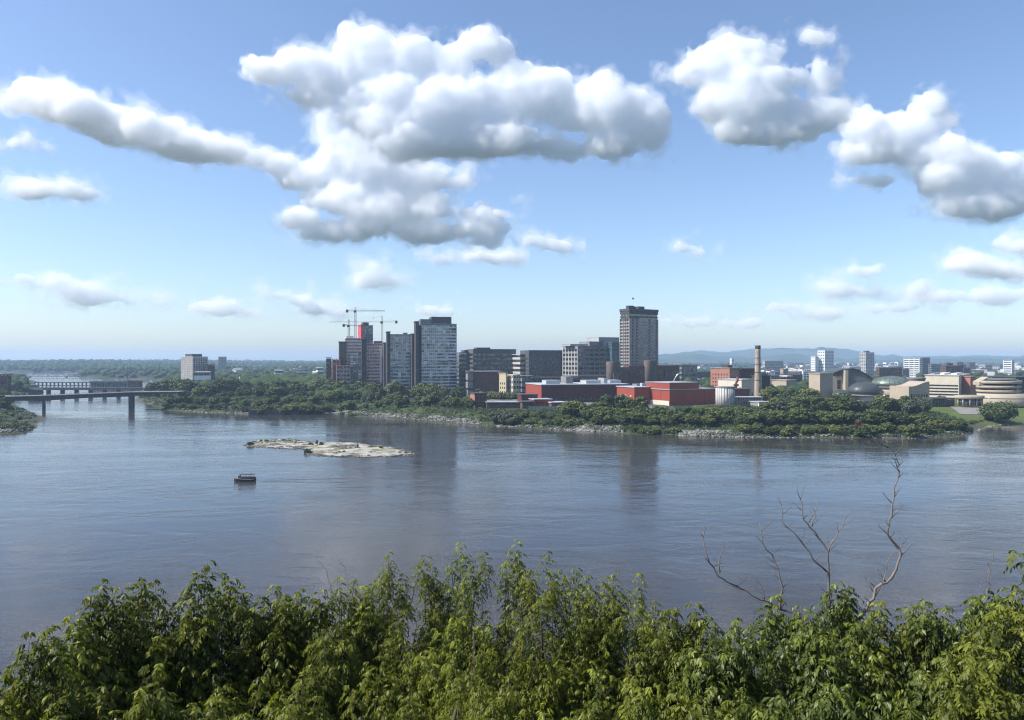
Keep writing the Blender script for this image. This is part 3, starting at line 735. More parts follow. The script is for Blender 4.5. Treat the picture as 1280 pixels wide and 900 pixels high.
MB().box(-.35, wd+.35, -.35, dp+.35, h+10.02, h+12.6).build('crown_band', MT['roof_dark'], t)
MB().box(.1, wd-.1, .1, dp-.1, h+2.5, h+4).build('crown_band', MT['dark_concrete'], t)
for x0, x1, hh in ((.08,.26,3.8),(.28,.33,3.0),(.42,.62,3.4)): MB().box(x0*wd, x1*wd, .3*dp, .6*dp, h+12.62, h+12.6+hh).build('roof_plant', MT['dark_concrete'], t)
fl = MB().tube([(wd*.22, dp*.4, h+15), (wd*.22, dp*.4, h+26)], .12, 5); fo = fl.build('flagpole', MT['white_paint'], t)
MB().box(wd*.22+.15, wd*.22+3.4, dp*.4-.03, dp*.4+.03, h+24, h+26).build('flag', MT['pale_concrete'], fo)
# --- brown stepped complex at its foot
t = empty('brick_complex', (ax(760.5,800), 800, BASE-.5), R(12), 'stepped brown brick building with round stair towers at the foot of the tallest tower', 'building')
def lx(u): return (ax(u,800)-ax(760.5,800))/math.cos(R(12))
def hz(v): return az(v,800)-BASE+.5
MB().lathe([(5.2,0),(5.2,hz(452.5)),(4.9,hz(452))], 20, lx(765.5), 4).build('stair_tower', MT['brown_concrete'], t)
MB().box(lx(768), lx(777), 2, 18, 0, hz(452.4)).build('wall', MT['brown_concrete'], t)
MB().box(lx(777.1), lx(788), 3, 18, 0, hz(459)).build('wall', MT['brown_concrete'], t)
MB().box(lx(788.1), lx(810), 2.4, 18, 0, hz(457)).build('wall', MT['brick_brown'], t)
MB().lathe([(4.6,0),(4.6,hz(451)),(4.3,hz(450.5))], 20, lx(813.6), 3.5).build('stair_tower', MT['brown_concrete'], t)
MB().box(lx(814), lx(824.5), 2, 16, 0, hz(451.3)).build('wall', MT['brown_concrete'], t)
MB().box(lx(824.6), lx(855.6), 3, 20, 0, hz(456.8)).build('wall', MT['brick_brown'], t)
MB().box(lx(766), lx(776), -3, 1.9, 0, hz(466)).build('bay', MT['brown_concrete'], t)
MB().box(lx(776.1), lx(786), -2, 2.8, 0, hz(462.5)).build('bay', MT['brick_brown'], t)
for k in range(9):
    MB().box(lx(789+k*2.3), lx(790.1+k*2.3), 2.3, 2.5, hz(468), hz(462)).build('window', GL, t)
for k in range(11):
    MB().box(lx(827+k*2.5), lx(828.2+k*2.5), 2.9, 3.1, hz(471), hz(463)).build('window', GL, t)
for u in (767.5, 770.5, 773.5): MB().box(lx(u), lx(u+1.2), -3.1, -2.9, hz(474), hz(468.5)).build('window', GL, t)
block('office_block', 'dark banded office behind the brown brick building', 850, 852, 871.6, 455.3, 1100, 'grey_concrete', 20, floors=5, band=.4, depth=30)
# --- low buildings in front of the slabs
block('low_building', 'flat pinkish brown podium below the wide dark slab', 590, 591.5, 627, 464.8, 850, 'brick_brown', 14, depth=30, roof='roof_grey')
t = block('low_building', 'small white rooftop house at the left of the brown podium', 583, 585, 591, 464.6, 845, 'grey_concrete', 18, floors=3, band=.75, depth=9)
t = block('low_building', 'yellow sunlit house end before the dark slabs', 626.6, 632.4, 634, 467, 835, 'yellow_panel', 30, depth=16)
wins(t, 's', 3, 3, 4, 5, 2, 2.2)
block('low_building', 'beige banded low office next to the yellow house end', 633, 641.5, 652, 469.3, 832, 'cream', 26, floors=4, bays=3, band=.5, depth=20)
block('low_building', 'plain grey low office left of the long red hall', 651.4, 652.6, 667, 470.3, 828, 'grey_concrete', 14, floors=4, band=.6, depth=20)
block('low_building', 'long dark grey flat building behind the white roof', 665.5, 666, 712, 472.5, 815, 'dark_concrete', 6, floors=2, band=.5, depth=25)
block('low_building', 'second long dark flat building behind the white roof, farther right', 709.5, 710, 761, 471, 812, 'dark_concrete', 6, floors=2, band=.5, depth=25)
# --- long red hall
pl = place(664.5, 677, 786, 481.4, 700, 14)
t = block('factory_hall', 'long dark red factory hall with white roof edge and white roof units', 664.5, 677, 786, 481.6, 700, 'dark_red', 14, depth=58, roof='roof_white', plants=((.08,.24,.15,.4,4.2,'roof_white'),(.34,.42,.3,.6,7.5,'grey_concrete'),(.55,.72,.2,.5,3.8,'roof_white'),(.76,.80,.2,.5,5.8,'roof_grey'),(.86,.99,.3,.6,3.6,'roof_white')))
MB().box(-.12, -.01, .1, t['d']-.1, .4, t['h']-.05).build('lit_end_wall', MT['red_cladding'], t)  # brighter red on the sunlit end, sunlight put into the wall colour
wins(t, 'f', 22, 1, 3.5, 4, 1.6, 2.2)
# --- old low red brick works by the water
t = block('brick_works', 'tall brown brick gable house with an orange sunlit end near the water', 589.5, 593.5, 608.5, 492.5, 640, 'brick_brown', 22, depth=12, roof='roof_dark'); wins(t, 'f', 3, 3, 3, 4, 1.2, 2.0)
MB().box(-.1,-.01,.2,t['d']-.2,0,t['h']-.2).build('lit_end_wall', MT['brick_orange'], t)  # orange panel over brown brick paints the sun on this end
t = block('brick_works', 'long low brown brick workshop in front of the car park', 607.5, 608.5, 653, 503.5, 634, 'brick_brown', 6, depth=14, roof='roof_grey'); wins(t, 'f', 14, 1, 3.2, 4, 1.3, 2.2)
t = block('brick_works', 'small dark red shed against the left end of the long red hall', 650, 652, 672, 494, 660, 'dark_red', 12, depth=18, roof='roof_dark'); wins(t, 'f', 5, 1, 5, 3, 1.3, 2)
t = block('brick_works', 'red brick boiler house with white roof before the long red hall', 664, 668, 690, 500, 645, 'red_cladding', 16, depth=16, roof='roof_grey'); wins(t, 'f', 5, 1, 3, 3, 1.3, 2)
t = block('brick_works', 'low red brick annex with a bright white roof slab', 686, 689.5, 708, 503.8, 640, 'brick_brown', 16, depth=15, roof='roof_white'); wins(t, 'f', 5, 1, 3, 3, 1.3, 2)
t = block('brick_works', 'small dark brick house between the workshop and the boiler house', 650, 653, 668, 503, 630, 'brick_brown', 16, depth=14, roof='roof_dark'); wins(t, 'f', 4, 1, 3, 3, 1.2, 1.8)
o = MB(); pw = (ax(710,618)-ax(660,618)); o.box(0, pw, 0, .5, 0, 3.4)
for k in range(13): o.box(k*pw/12-.2, k*pw/12+.2, -.12, -.001, 0, 3.6)
o = o.build('boundary_wall', MT['steel_grey']); o.location = (ax(660,618), 618, 7.3); tag(o, 'grey blue boundary wall along the brick works', 'wall')
# --- bright red factory
t = block('red_building', 'smaller bright red box building between the hall and the big red factory', 784, 793, 812.5, 484.6, 672, 'red_cladding', 24, depth=30, roof='roof_white'); wins(t, 's', 3, 2, 3, 5, 2.4, 1.6, 'beam_pale')
t = block('red_building', 'large bright red factory block with a stepped top near the silo', 811.5, 837, 895, 487.6, 655, 'red_cladding', 27, depth=62, roof='roof_grey')
wd, dp, h = t['w'], t['d'], t['h']
MB().box(-.05, wd*.62, -.03, dp*.55, h+.77, h+6.2).build('upper_box', MT['red_cladding'], t)
MB().box(-.4, wd*.62+.3, -.4, dp*.55+.3, h+6.21, h+6.7).build('roof', MT['roof_grey'], t)
MB().box(-.4, -.02, .2, dp, 0, 5.2).build('base_wall', MT['cream'], t)
for k in range(3): MB().box(wd*(.3+.22*k)-.1, wd*(.3+.22*k)+.1, -.1, -.005, .3, h-.1).build('cladding_joint', MT['dark_red'], t)
for k in range(4): MB().box(-.1, -.021, dp*(.2+.2*k)-.12, dp*(.2+.2*k)+.12, 5.3, h-.1).build('cladding_joint', MT['dark_red'], t)
for k, (x, y, r_, hh) in enumerate(((.15,.8,1.6,4),(.3,.85,1.2,5),(.45,.75,1.8,3.2),(.7,.4,1.5,3),(.8,.5,1.1,4.5),(.9,.3,1.4,2.6))):
    MB().box(x*wd-r_*1.5, x*wd+r_*1.5, y*dp-r_, y*dp+r_, h+.76, h+.76+hh).build('roof_plant', MT['roof_white'], t)
# silver pipe arching over the roof
o = MB().tube([(ax(840,700)+k*.55, 700, az(481,700)+11*math.sin(k/14*math.pi*.5)) for k in range(15)], .55, 10); o = o.build('exhaust_pipe', MT['silver']); tag(o, 'curved silver exhaust pipe on the roof behind the red factory', 'pipe')
for i, (u, v, w_, Y) in enumerate(((796,481,6,735),(806,480,9,740),(822,481.5,7,730),(852,482,7,742))):
    block('plant_house', ['small white plant house behind the left red box','wide white plant house behind the two red boxes','third white plant house behind the red factory','white plant house near the silver pipe'][i], u-1, u, u+w_, v, Y, 'roof_white', 20, depth=8, roof='roof_grey')
# --- silo
t = empty('silo', (ax(906.5,650), 650, BASE-1), 0, 'round pale concrete silo beside the red factory', 'silo')
r_ = 11.7/F*650; hh = az(484.5,650)-BASE+1
MB().lathe([(r_,0),(r_,hh),], 40).build('wall', MT['pale_concrete'], t)
MB().lathe([(r_+.25,hh+.01),(r_+.25,hh+.9),(r_*.9,hh+1.2)], 40).build('rim', MT['grey_concrete'], t)
for k in range(10):
    a = R(200+k*16); MB().box(-.2,.2,-.12,.12,.2,hh-.3).build('rib', MT['grey_concrete'], t).location = ((r_+.05)*math.cos(a), (r_+.05)*math.sin(a), 0)
block('factory_hall', 'dark red hall between the silo and the chimney', 916, 918, 937, 487, 668, 'dark_red', 10, depth=20, roof='roof_dark')
t = block('apartment_block', 'orange brick apartment block left of the chimney', 898.7, 912, 924, 460.5, 830, 'brick_orange', 38, floors=0, depth=26, roof='roof_grey', plants=((.2,.5,.2,.5,3,'dark_concrete'),(.6,.9,.3,.7,4,'rust')))
wins(t, 'f', 5, 6, 3, 4.3, 1.4, 2.0); wins(t, 's', 6, 6, 3, 4.3, 1.4, 2.0)
t = block('apartment_block', 'dark red block with a sunlit white stair end behind the chimney', 922.5, 926.3, 943.5, 461.2, 840, 'dark_red', 14, depth=24, roof='roof_dark')
for k in range(8): MB().box(-.35, -.02, 2, t['d']-2, 6+k*3.4, 7.8+k*3.4).build('stair_band', MT['white_paint'], t)
t = block('mill_building', 'cream low mill building with rusty pipework before the orange block', 909.5, 927, 944, 475, 740, 'cream', 34, depth=30, roof='roof_white'); wins(t, 'f', 5, 2, 5, 5, 1.6, 2.4); wins(t, 's', 5, 2, 5, 5, 1.6, 2.4)
o = MB().tube([(0,0,0),(0,0,15),(1.5,0,17.5),(1.5,0,21)], 1.2, 8); o.tube([(0,0,8),(4,0,10.5),(4.5,0,2)], 1.0, 8); o.box(-2.2,2.4,-1,1,12,14); o = o.build('rusty_ductwork', MT['rust']); o.location = (ax(920,712),712,BASE+4); tag(o, 'dark rusty ductwork in front of the cream mill building', 'ductwork')
# --- chimney
t = empty('chimney', (ax(947.2,690), 690, BASE-1), 0, 'tall tapering brick factory chimney with darker rings', 'chimney')
hh = az(432,690)-BASE+1; r0, r1 = 3.3, 2.35
def cr(z): return r0+(r1-r0)*z/hh
m, nt, out = mat('chimney_brick')
b = nd(nt, 'ShaderNodeBsdfPrincipled'); b.inputs['Roughness'].default_value = .9
tc = nd(nt, 'ShaderNodeTexCoord'); n1 = nd(nt, 'ShaderNodeTexNoise', i_Scale=.5, i_Detail=6.0); mp = nd(nt, 'ShaderNodeMapping'); mp.inputs['Scale'].default_value = (1,1,.35)
lk(nt, tc.outputs['Object'], mp.inputs[0]); lk(nt, mp.outputs[0], n1.inputs['Vector'])
lk(nt, mixc(nt, ramp(nt, n1.outputs[0], .3, .7), (.22,.16,.12), (.40,.33,.26)), b.inputs['Base Color']); lk(nt, b.outputs[0], out.inputs[0])
MB().lathe([(cr(z), z) for z in np.linspace(0, hh, 12)], 24).build('shaft', m, t)
MB().lathe([(r1+.05,hh-3.2),(r1+.3,hh-2.6),(r1+.3,hh-.2),(r1,hh+.2)], 24).build('cap', MT['dark_concrete'], t)
for z in (hh*.42, hh*.55, hh*.68, hh*.79): MB().lathe([(cr(z)+.1,z-.35),(cr(z)+.1,z+.35)], 24).build('ring', MT['dark_concrete'], t)
t = block('mill_building', 'grey stone mill with a pale roof edge at the foot of the chimney', 917.5, 919.5, 953.5, 497.4, 655, 'stone_grey', 10, depth=22, roof='roof_white'); wins(t, 'f', 9, 2, 2.6, 3.4, 1.1, 1.8)
block('mill_building', 'tall dark grey mill house touching the right of the chimney', 950.8, 952, 963, 470, 700, 'dark_concrete', 16, depth=16)
t = block('mill_building', 'low grey mill annex with a white corner below the dark mill house', 946.5, 948.7, 964, 503.4, 636, 'stone_grey', 14, depth=14, roof='roof_grey')
MB().box(-.15, .9, -.15, .9, 0, t['h']-.1).build('corner_pillar', MT['white_paint'], t)
block('low_building', 'beige flat building among trees right of the chimney', 975.6, 983, 996, 475.8, 800, 'tan_stone', 30, depth=20, roof='tan_stone')
block('low_building', 'small white house on the beige flat building side', 981, 983.5, 990, 470.5, 830, 'white_paint', 24, floors=2, depth=10)
block('low_building', 'white roofed kiosk sunk in the riverside trees', 984, 986, 996, 513.5, 590, 'pale_concrete', 14, depth=8, roof='roof_white')
block('low_building', 'white roofed shed in the trees below the mill', 934, 936, 947, 513.6, 610, 'pale_concrete', 14, depth=8, roof='roof_white')
# ------------------------------------------------------------------ museum by the river
m, nt, out = mat('copper_roof')
b = nd(nt, 'ShaderNodeBsdfPrincipled'); b.inputs['Roughness'].default_value = .38; b.inputs['Metallic'].default_value = .35
tc = nd(nt, 'ShaderNodeTexCoord'); n1 = nd(nt, 'ShaderNodeTexNoise', i_Scale=.25, i_Detail=5.0); lk(nt, tc.outputs['Object'], n1.inputs['Vector'])
lk(nt, mixc(nt, ramp(nt, n1.outputs[0], .35, .65), (.10,.125,.10), (.19,.235,.19)), b.inputs['Base Color']); lk(nt, b.outputs[0], out.inputs[0])
MT['copper_roof'] = m
MUS = 'museum'
def at_px(u, Y, name, label, cat, rz=0): return empty(name, (ax(u, Y), Y, BASE-.5), R(rz), label, cat)
def hh_(v, Y): return az(v, Y)-BASE+.5
block('museum_tower', 'square stone museum pillar block with a sunlit left side', 1020.5, 1025, 1041, 467.3, 690, 'tan_stone', 22, depth=14, roof='tan_stone')
t = at_px(1041, 735, 'museum_hall', 'large museum hall with sloping curved dark roof and a pale upright fin', MUS)
sc_ = 735/F
def pu(u): return (u-1041)*sc_
MB().box(pu(1040.5), pu(1053.4), 0, 20, 0, hh_(470.5,735)).build('side_hall', MT['tan_stone'], t)
MB().box(pu(1046.5), pu(1051.5), -.1, -.02, hh_(486,735), hh_(475,735)).build('window', GL, t)
MB().box(pu(1053.4), pu(1057), -6, 22, 0, hh_(462.6,735)).build('fin', MT['tan_stone'], t)
prof = [(1057.1,500),(1089,500),(1089,473.5),(1088,472),(1086,471.2),(1079,467.0),(1072,463.6),(1065,461.6),(1057.1,462.2)]
mb = MB(); n = len(prof)
mb.add([(pu(u), -1, max(0,hh_(v,735))) for u, v in prof] + [(pu(u), 26, max(0,hh_(v,735))) for u, v in prof],
       [tuple(range(n)), tuple(range(n,2*n))[::-1]] + [((i+1) % n, i, n+i, n+(i+1) % n) for i in range(n)])
mb.build('hall_body', M('slate_wall', (.14,.145,.14)), t)
rp = [(1090.5,474.4),(1086,471.0),(1079,466.8),(1072,463.4),(1065,461.4),(1050,463.2),(1041,467)]
mb = MB()
for (ua, va), (ub, vb) in zip(rp[:-1], rp[1:]):
    za, zb = hh_(va,735)+.1, hh_(vb,735)+.1
    mb.add([(pu(ua),-2.2,za),(pu(ub),-2.2,zb),(pu(ub),27,zb),(pu(ua),27,za),(pu(ua),-2.2,za+.9),(pu(ub),-2.2,zb+.9),(pu(ub),27,zb+.9),(pu(ua),27,za+.9)],
           [(0,1,2,3),(7,6,5,4),(0,4,5,1),(1,5,6,2),(2,6,7,3),(3,7,4,0)])
mb.build('curved_roof', MT['copper_dark'], t)
def dome(label, u, rpx, v_top, v_bot, Y, matn, drum, sy=.9):
    t = at_px(u, Y, 'museum_dome', label, 'museum dome')
    s = Y/F; r = rpx*s; z0 = hh_(v_bot, Y); h = hh_(v_top, Y)-z0
    pr = [(r*.80, z0+.0), (r*.93, z0+h*.06), (r, z0+h*.2)] + [(r*math.cos(a), z0+h*.2+h*.8*math.sin(a)) for a in np.linspace(.12, 1.52, 12)]
    MB().lathe(pr, 48, 0, 0, 1, sy).build('dome_shell', MT[matn], t)
    ribs = MB()
    for k in range(24):
        a = 2*math.pi*k/24
        ribs.tube([(1.002*q*math.cos(a), 1.002*q*sy*math.sin(a), z+.05) for q, z in pr[3:]], .14, 4)
    ribs.build('seam_rib', MT['copper_dark'], t)
    du, dr, dv0, dv1 = drum
    dz0, dz1 = max(0, hh_(dv1, Y)), hh_(dv0, Y)
    MB().lathe([(dr*s*.97,0),(dr*s*.97,dz0-1),(dr*s,dz0),(dr*s,dz1-.05)], 48, (du-u)*s, .6, 1, sy).build('drum', MT['tan_stone'], t)
    MB().lathe([(dr*s+.05,dz0-1.9),(dr*s+.05,dz0-.4)], 48, (du-u)*s, .6, 1, sy).build('window_band', GL, t)
    MB().lathe([(r*.9,z0-.9),(r*.97,z0-.6),(r*.97,z0-.05)], 48, 0, 0, 1, sy).build('rim', MT['pale_concrete'], t)
dome('smallest dark museum dome, lowest and farthest left', 1052, 11.5, 487.2, 497.5, 690, 'copper_dark', (1054, 10, 497.5, 502))
dome('middle dark museum dome over a pale round drum', 1080, 19.3, 477.3, 493, 700, 'copper_dark', (1083, 16.5, 493, 500.5))
dome('largest green copper museum dome at the right', 1114, 23.3, 469.8, 483, 745, 'copper_roof', (1117, 23, 483, 492.5))
o = at_px(1140, 760, 'museum_drum', 'plain grey round drum behind the green dome', MUS)
MB().lathe([(8.5,0),(8.5,hh_(474,760)),(9.2,hh_(473,760)),(9.2,hh_(472,760))], 36, 5*760/F, 0).build('drum', MT['grey_concrete'], o)
t = at_px(1136, 705, 'museum_wing', 'stone museum wing with a wavy rising roof line by the plaza', MUS, 12)
s7 = 705/F
pf = [(0,0),(30*s7,0),(30*s7,hh_(477,705)),(26*s7,hh_(477.4,705)),(20*s7,hh_(479,705)),(13*s7,hh_(481.5,705)),(6*s7,hh_(483,705)),(0,hh_(483.2,705))]
mb = MB(); n = len(pf)
mb.add([(x,0,z) for x, z in pf]+[(x,26,z) for x, z in pf], [tuple(range(n)), tuple(range(n,2*n))[::-1]]+[((i+1) % n, i, n+i, n+(i+1) % n) for i in range(n)])
mb.build('wall', MT['tan_stone'], t)
for k in range(7): MB().box((3+k*3.7)*s7, (5.2+k*3.7)*s7, -.1, -.01, 2, 9).build('window', GL, t)
# curved office terraces
t = at_px(1248, 690, 'museum_terraces', 'curved stone museum building with three stacked sweeping bands', MUS)
s = 690/F
def ell(v0, v1, rpx, name, mn, sy=.75, dx=0, top=1.0, dy=0):
    MB().lathe([(rpx*s*.985, hh_(v1,690)), (rpx*s, hh_(v1,690)+.5), (rpx*s*top, hh_(v0,690))], 64, dx*s, dy, 1, sy).build(name, MT[mn], t)
ell(474, 507, 22, 'glazing', 'glass_dark')
ell(475.8, 479.4, 26, 'band', 'tan_stone', top=1.04); ell(481.8, 484.9, 25.5, 'band', 'tan_stone', top=1.04); ell(487.3, 490.4, 25, 'band', 'tan_stone', top=1.04)
ell(491.6, 507, 30, 'base', 'tan_stone', dx=6)
ell(473.4, 475.9, 16, 'roof_plant', 'grey_concrete', dx=4)
ell(497.0, 498.6, 30.05, 'window_band', 'glass_dark', dx=6)
mb = MB().box(-27*s, -19*s, -4, 6, hh_(481,690), hh_(477,690)); mb.add([(-19*s,-4,hh_(477,690)+.01),(-19*s,6,hh_(477,690)+.01),(-16*s,6,hh_(471,690)),(-16*s,-4,hh_(471,690)),(-27*s,-4,hh_(477,690)+.01),(-27*s,6,hh_(477,690)+.01)], [(4,0,3),(5,2,1),(4,3,2,5),(0,1,2,3),(4,5,1,0)])
mb.build('swept_corner', MT['tan_stone'], t)
t2 = at_px(1212, 672, 'museum_canopy', 'low curved stone canopy over dark doors beside the terraces', 'canopy')
s6 = 672/F
MB().lathe([(17*s6,hh_(498.5,672)),(18*s6,hh_(497.5,672)),(18*s6,hh_(494.2,672))], 40, 0, 0, 1, .5).build('roof_slab', MT['tan_stone'], t2)
MB().lathe([(14*s6,0),(14*s6,hh_(498.6,672))], 40, 0, 0, 1, .5).build('glazing', GL, t2)
for k in range(6):
    a = R(190+k*32); MB().lathe([(.45,0),(.45,hh_(498.6,672))], 10, 15.5*s6*math.cos(a), 7.75*s6*math.sin(a)).build('column', MT['tan_stone'], t2)
t = block('museum_roof_house', 'dark sloping roof block at the right frame edge above the terraces', 1268, 1270, 1300, 472, 720, 'dark_concrete', 8, depth=30)
t = block('low_building', 'low dark glazed hall in shade between the museum wing and plaza', 1162, 1165, 1192, 499, 668, 'dark_concrete', 14, floors=2, bays=9, band=.3, pier=.4, depth=16)
t = block('office_block', 'long beige office slab with its wide side in sun, beside the museum', 1156, 1198.5, 1212.5, 469.6, 790, 'cream', 52, floors=0, depth=None, roof='pale_concrete', plants=((.1,.6,.1,.25,2.2,'white_paint'),(.2,.7,.5,.62,2.4,'white_paint'),(.2,.7,.8,.9,2,'roof_grey')))
wins(t, 's', 20, 4, 3.6, 3.3, 1.5, 1.5, x0=.02, x1=.98); wins(t, 'f', 4, 4, 3.6, 3.3, 1.2, 1.5)
t = block('brick_block', 'small bright red brick block right of the long beige slab', 1211, 1213, 1220, 471.5, 800, 'brick_orange', 20, depth=15); 
# paved plaza
pz_ = []
for a in np.linspace(0,1,12):
    for b_ in np.linspace(0,1,8):
        ul, ur, yy = 1200-13*b_+0*a, 1232-6*b_, 612+b_*62
        u_ = ul+(ur-ul)*a; pz_.append((ax(u_,yy), yy, 0))
pz_ = np.array(pz_); pz_[:,2] = ground_z(pz_[:,0], pz_[:,1])+.3
o = mesh_np('plaza', pz_, [(i*8+k,(i+1)*8+k,(i+1)*8+k+1,i*8+k+1) for i in range(11) for k in range(7)], M('plaza_paving', (.20,.19,.17), var=.25))
tag(o, kind='structure')

# ------------------------------------------------------------------ far town
def tower(label, ul, uc, ur, v, Y, mn, fl, th=24, bays=5, **k):
    return block('tower_block', label, ul, uc, ur, v, Y, mn, th, floors=fl, bays=bays, band=.5, pier=1.2, **k)
tower('tall pale tower far off, lit on its left, right of the chimney', 1022.5, 1031, 1041.8, 438.3, 1900, 'white_paint', 17, 34)
tower('lower white slab at the left foot of the pale far tower', 1014, 1019, 1023, 446, 1900, 'white_paint', 11, 34)
tower('grey far tower with a white left part and rooftop cabin', 1075, 1082, 1092.5, 440.5, 1950, 'pale_concrete', 16, 24, plants=((.2,.6,.2,.7,4,'dark_concrete'),))
tower('pinkish white wide tower far off above the green dome', 1130, 1149, 1153, 447.8, 1600, 'white_paint', 11, 52, 4)
tower('grey tower joined to the right of the pinkish white tower', 1151, 1152.5, 1162, 447.2, 1650, 'grey_concrete', 12, 18)
tower('white cube tower far off near the right edge', 1254.3, 1264.3, 1267.5, 450.4, 1800, 'white_paint', 9, 50, 4)
tower('slim white tower far off left of the chimney', 912.7, 914.5, 917.2, 448, 2200, 'white_paint', 10, 24, 2)
tower('pale wide far block right of the chimney', 953.5, 956, 978.5, 451.3, 2100, 'pale_concrete', 9, 16, 9)
tower('tan middle distance house block above the beige flat building', 976, 979, 984.5, 461.5, 1150, 'tan_stone', 7, 24, 3)
tower('white and grey striped low block left of the pillar block', 1003, 1004, 1019.5, 464.3, 1200, 'white_paint', 6, 14, 4)
tower('dark brown wide block in the town above the domes', 1096, 1099, 1127.5, 459.2, 1250, 'brick_brown', 6, 20, 12)
tower('dark red brick block in the town above the long beige slab', 1176, 1182, 1203, 456.8, 1150, 'brick_brown', 9, 26, 7, plants=((.2,.5,.2,.7,3,'dark_concrete'),))
tower('glass grey low block beside the dark red brick block', 1161, 1164, 1176, 455, 1500, 'steel_grey', 8, 20, 4)
for i, (ul, ur, v, Y, mn, st) in enumerate(((943,962,466,1000,'dark_concrete',6),(962,976,469,1000,'grey_concrete',5),(870,898,464,1250,'dark_concrete',5),(985,1003,468,1100,'dark_concrete',4),(1060,1076,459,1700,'white_paint',5),(1127,1136,461,1400,'grey_concrete',5),(1203,1212,460,1500,'dark_concrete',6),(1195,1204,452.5,2300,'grey_concrete',9),(1210,1219,453,2300,'steel_grey',9),(1230,1240,456,2200,'pale_concrete',6))):
    lb = ['dark shaded slab right behind the chimney','grey slab next to the shaded slab behind the chimney','dark low block over the red factory roof','dark flat block left of the striped low block','low white block between the far towers','small grey block right of the brown wide block','dark block right of the red brick block','grey far tower above the long beige slab','hazy steel grey far tower next to another above the red block','pale far block in the haze above the terraces'][i]
    block('city_block', lb, ul, ul+1.5, ur, v, Y, mn, 20, floors=st, bays=6, band=.5, depth=20)

rnd = random.Random(5)
HC = [MT[n_] for n_ in ('white_paint','pale_concrete','grey_concrete','cream','brick_brown','white_paint','roof_white','tan_stone')]
RC = [MT[n_] for n_ in ('roof_grey','roof_dark','roof_white','roof_grey','pale_concrete','brick_brown')]
protos = []
def house_proto(k):
    w_, d_, h_ = [(10,9,6),(16,11,7.5),(24,14,8),(12,10,9),(32,18,7),(14,12,12)][k]
    t = empty('house', (0,0,0), 0)
    MB().box(0,w_,0,d_,0,h_).build('wall', HC[k], t)
    rb = MB()
    if k in (0,1,3):
        rb.add([(-.5,-.5,h_+.02),(w_+.5,-.5,h_+.02),(w_+.5,d_+.5,h_+.02),(-.5,d_+.5,h_+.02),(-.5,d_/2,h_+3.2),(w_+.5,d_/2,h_+3.2)], [(0,3,2,1),(0,1,5,4),(2,3,4,5),(0,4,3),(1,2,5)])
    else: rb.box(-.3,w_+.3,-.3,d_+.3,h_+.02,h_+.7); rb.box(w_*.2,w_*.45,d_*.3,d_*.7,h_+.71,h_+2.4)
    rb.build('roof', RC[k], t)
    for q in range(int(w_/4)):
        for z in np.arange(1.5, h_-1.5, 3.2): MB().box(q*4+1.2,q*4+2.8,-.06,-.005,z,z+1.6).build('window', GL, t)
    return t
used = [0]*6
for k in range(6): protos.append(house_proto(k))
zones = [(850,905,465,480,20,'small house in the town between the brown complex and the orange block','houses behind the red factory'),(945,1010,456,470,44,'small far house in the town right of the chimney','houses right of the chimney'),
         (1040,1140,455,466,60,'small far house in the town above the museum domes','houses above the museum'),(1140,1285,453.5,470,95,'small far house in the town above the museum terraces','houses at the right edge'),
         (290,410,458,470,14,'small pale house in the woods left of the cranes','houses in the left woods'),(830,900,455,464,12,'tiny far house below the hills right of the tallest tower','houses under the hills')]
for (u0,u1,v0,v1,n_,lab,grp) in zones:
    for _ in range(n_):
        k = rnd.randrange(6); u = rnd.uniform(u0,u1); v = rnd.uniform(v0,v1)
        Y = 38*F/(v-V0); Y = min(Y, 4200)
        x = ax(u, Y); z = float(ground_z(np.array([x]), np.array([Y]))[0])
        o = protos[k] if not used[k] else copy_tree(protos[k])
        used[k] = 1
        o.location = (x, Y, z-.4); o.rotation_euler = (0,0,R(rnd.choice((12,24,-30,60,40)))); s_ = rnd.uniform(1.0,1.8); o.scale = (s_,s_,s_)
        tag(o, lab, 'house', grp)

# cars: body and cabin, parked
def car_proto(col, nm):
    t = empty('parked_car', (0,0,0), 0)
    b_ = MB(); b_.prism([(-2.2,-.88),(2.2,-.88),(2.3,0),(2.2,.88),(-2.2,.88),(-2.3,0)], .28, .88, [(-2.15,-.82),(2.15,-.82),(2.25,0),(2.15,.82),(-2.15,.82),(-2.2,0)]); b_.build('body', M('car_'+nm, col, rough=.3, var=.05, spec=.5), t)
    MB().prism([(-1.7,-.78),(1.0,-.78),(1.0,.78),(-1.7,.78)], .885, 1.45, [(-1.2,-.66),(.4,-.66),(.4,.66),(-1.2,.66)]).build('cabin', GL, t)
    for x in (-1.4,1.4):
        for y in (-.8,.8):
            MB().tube([(x,y-.1,.32),(x,y+.1,.32)], .32, 10).build('wheel', MT['asphalt'], t)
    return t
cars = [car_proto((.7,.7,.7),'white'), car_proto((.05,.05,.06),'black'), car_proto((.3,.31,.33),'silver'), car_proto((.35,.04,.04),'red'), car_proto((.06,.1,.22),'blue')]
cn = ['white','black','silver','red','blue']; cu = [0]*5
